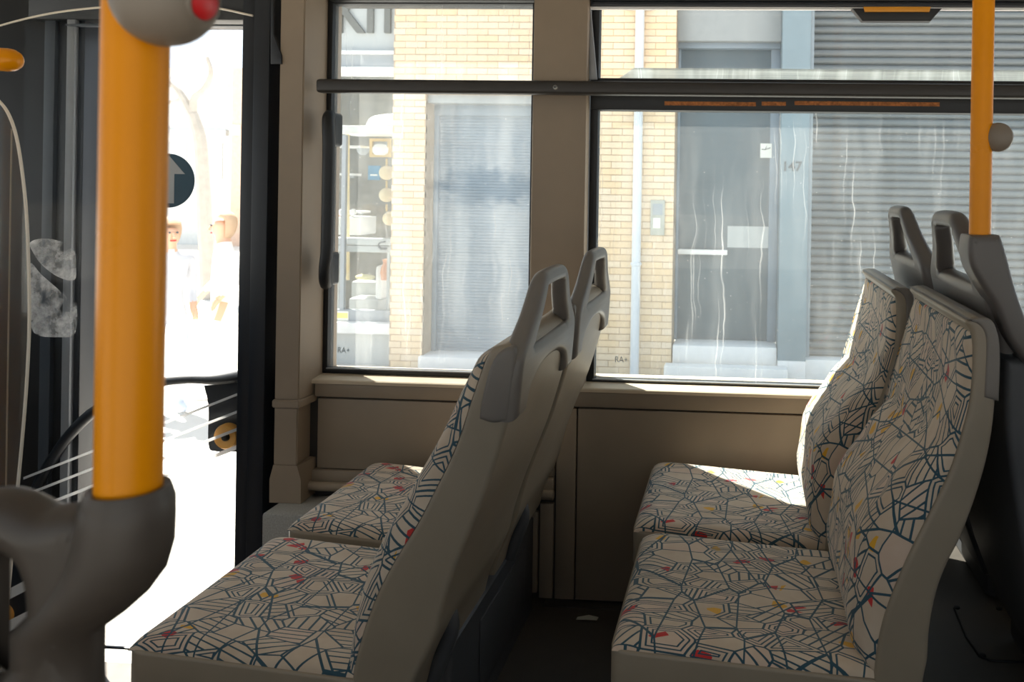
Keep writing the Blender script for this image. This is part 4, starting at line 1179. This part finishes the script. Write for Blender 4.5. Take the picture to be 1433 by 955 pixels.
pbox('body', 466, 472, 298, 329, YI + 0.3, 0.1, 'orange_soft', t, 0.02)
ball('head', P(469, 293, YI + 0.35), 0.035, 'orange_soft', t, seg=14)
t = it('window_notice', 'small yellow and white notice at the foot of the shop window', 'notice', 478, 451)
pbox('sheet', 467, 487.5, 436, 449, YF + 0.13, 0.006, 'paper', t)
pbox('yellow_panel', 468, 486.5, 438, 445.5, YF + 0.127, 0.003, 'yellow_note', t)

# ---- far side street seen through the door
yt = 24.0
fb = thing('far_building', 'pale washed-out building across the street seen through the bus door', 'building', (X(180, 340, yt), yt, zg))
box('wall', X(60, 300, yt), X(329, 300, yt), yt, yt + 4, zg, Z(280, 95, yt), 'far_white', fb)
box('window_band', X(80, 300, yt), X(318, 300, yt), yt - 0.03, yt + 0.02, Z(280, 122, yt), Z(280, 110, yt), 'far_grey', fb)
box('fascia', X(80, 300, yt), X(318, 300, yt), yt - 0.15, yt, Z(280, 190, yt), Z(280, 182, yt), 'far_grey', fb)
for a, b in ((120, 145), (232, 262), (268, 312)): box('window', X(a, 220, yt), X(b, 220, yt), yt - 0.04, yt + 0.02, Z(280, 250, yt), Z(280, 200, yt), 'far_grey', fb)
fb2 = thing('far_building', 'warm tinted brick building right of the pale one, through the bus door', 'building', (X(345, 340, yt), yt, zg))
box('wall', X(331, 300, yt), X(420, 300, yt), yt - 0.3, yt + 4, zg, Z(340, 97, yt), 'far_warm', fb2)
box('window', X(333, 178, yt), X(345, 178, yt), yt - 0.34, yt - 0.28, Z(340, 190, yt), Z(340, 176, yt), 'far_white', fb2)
ytr = 13.0
tr = thing('street_tree', 'bare pale street tree beyond the bus door glass', 'tree', P(290, 380, ytr))
base = on_floor(292, 428, zg)
def br_(pts, r0, r1, name='branch'):
    q = catmull([tuple(P(a, b, ytr)) for a, b in pts], False, 5)
    tube(name, q, r0, 'bark', tr, 8, radii=[r0 + (r1 - r0) * i / (len(q) - 1) for i in range(len(q))])
zz = 262 + (1.23 - zg) * FPX / ytr
br_([(293, zz), (288, 330), (284, 250), (280, 195), (270, 160)], 0.13, 0.09, 'trunk')
br_([(270, 162), (258, 140), (245, 122), (222, 105), (205, 98)], 0.085, 0.03)
br_([(270, 162), (272, 138), (285, 126), (293, 112), (295, 98), (290, 80)], 0.07, 0.03)
br_([(258, 140), (240, 142), (215, 150)], 0.05, 0.02)

# ---- two passers-by, faint in the glare
def figure(name, label, px, pyfoot_Y, height, top, legs, hairm, face_dir, arm_bend, stride):
    base = P(px, 265, pyfoot_Y); base.z = zg
    r = thing(name, label, 'person', base)
    h = height
    f = Vector(face_dir).normalized(); s = Vector((-f.y, f.x, 0))
    def J(side, fwd, up): return base + s * side * h + f * fwd * h + Vector((0, 0, up * h))
    V, E, R_ = [], [], []
    def v(p, ra): V.append(p); R_.append(ra * h); return len(V) - 1
    def e(a, b): E.append((a, b)); return b
    pel = v(J(0, 0, .53), .075)
    wa = e(pel, v(J(0, 0.005, .61), .064)); ch = e(wa, v(J(0, 0.01, .74), .078)); nk = e(ch, v(J(0, 0.005, .83), .032)); hd0 = e(nk, v(J(0, 0.012, .87), .036))
    hd1 = e(hd0, v(J(0, 0.020, .915), .050)); hd2 = e(hd1, v(J(0, 0.016, .955), .046))
    for sd_, st_ in ((1, stride), (-1, -stride)):
        hp_ = e(pel, v(J(.048 * sd_, st_ * .1, .50), .055)); kn_ = e(hp_, v(J(.05 * sd_, st_ * .75 + .01, .28), .038)); an = e(kn_, v(J(.05 * sd_, st_ * 0.9 - .02, .045), .024))
        e(an, v(J(.052 * sd_, st_ * .9 + .06, .018), .02))
        shd = e(ch, v(J(.105 * sd_, 0, .80), .038)); el = e(shd, v(J(.13 * sd_, -.02 - st_ * .3, .63), .026)); wr = e(el, v(J(.12 * sd_, arm_bend - st_ * .3, .52 + arm_bend * .5), .019))
        pm = e(wr, v(J(.118 * sd_, arm_bend + .02 - st_ * .3, .49 + arm_bend * .5), .018))
        for k in range(4):
            e(pm, v(J((.118 + (k - 1.5) * .007) * sd_, arm_bend + .035 - st_ * .3, .452 - .003 * abs(k - 1.3) + arm_bend * .5), .0055))
        e(wr, v(J(.10 * sd_, arm_bend + .035 - st_ * .3, .485 + arm_bend * .5), .006))
    me = bpy.data.meshes.new('body')
    me.from_pydata(V, E, [])
    ob = bpy.data.objects.new('tmp', me); C.objects.link(ob)
    sk = ob.modifiers.new('skin', 'SKIN'); sk.use_smooth_shade = True
    for i, ra in enumerate(R_):
        me.skin_vertices[0].data[i].radius = (ra, ra)
        me.skin_vertices[0].data[i].use_root = (i == 0)
    ob.modifiers.new('sub', 'SUBSURF').levels = 2
    dg = bpy.context.evaluated_depsgraph_get()
    m2 = bpy.data.meshes.new_from_object(ob.evaluated_get(dg))
    bpy.data.objects.remove(ob)
    m2.materials.clear()
    for k in ('skin', legs, top): m2.materials.append(M[k])
    for pl in m2.polygons:
        c = (pl.center.z - zg) / h
        d_ = abs((pl.center - base).dot(s)) / h
        hand = d_ > .085 and c < .56 and c > .42
        pl.material_index = 0 if (c > .835 or hand) else (1 if c < .5 else 2)
    bo = add('body', m2, None, r, None)
    for pl in m2.polygons: pl.use_smooth = True
    hc = J(0, 0.004, .945)
    bm = bmesh.new(); bmesh.ops.create_uvsphere(bm, u_segments=20, v_segments=12, radius=.064 * h)
    for vv in bm.verts:
        if vv.co.dot(f) > 0 and vv.co.z < .02 * h: vv.co -= f * vv.co.dot(f)
        if vv.co.z < 0: vv.co.z *= 1.6
    bmesh.ops.transform(bm, matrix=Matrix.Translation(hc), verts=bm.verts[:])
    from_bm('hair', bm, hairm, r, 80)
    for sd_ in (1, -1): ball('eye', J(.018 * sd_, .066, .928), .006 * h, 'ink', r, seg=10)
    tube('nose', [J(0, .066, .925), J(0, .078, .905), J(0, .068, .902)], .006 * h, 'skin', r, 8)
    tube('mouth', [J(-.014, .064, .887), J(0, .068, .886), J(.014, .064, .887)], .004 * h, 'red', r, 6)
    return r
figure('person', 'person in white with brown hair walking past the bus door', 316, 7.2, 1.74, 'cloth_white', 'cloth_white', 'hair', (-0.75, -0.6, 0), 0.06, 0.10)
figure('person', 'person in grey top and pale jeans behind the thick yellow pole', 236, 6.6, 1.70, 'cloth_grey', 'denim', 'hair', (0.8, -0.5, 0), 0.03, 0.06)
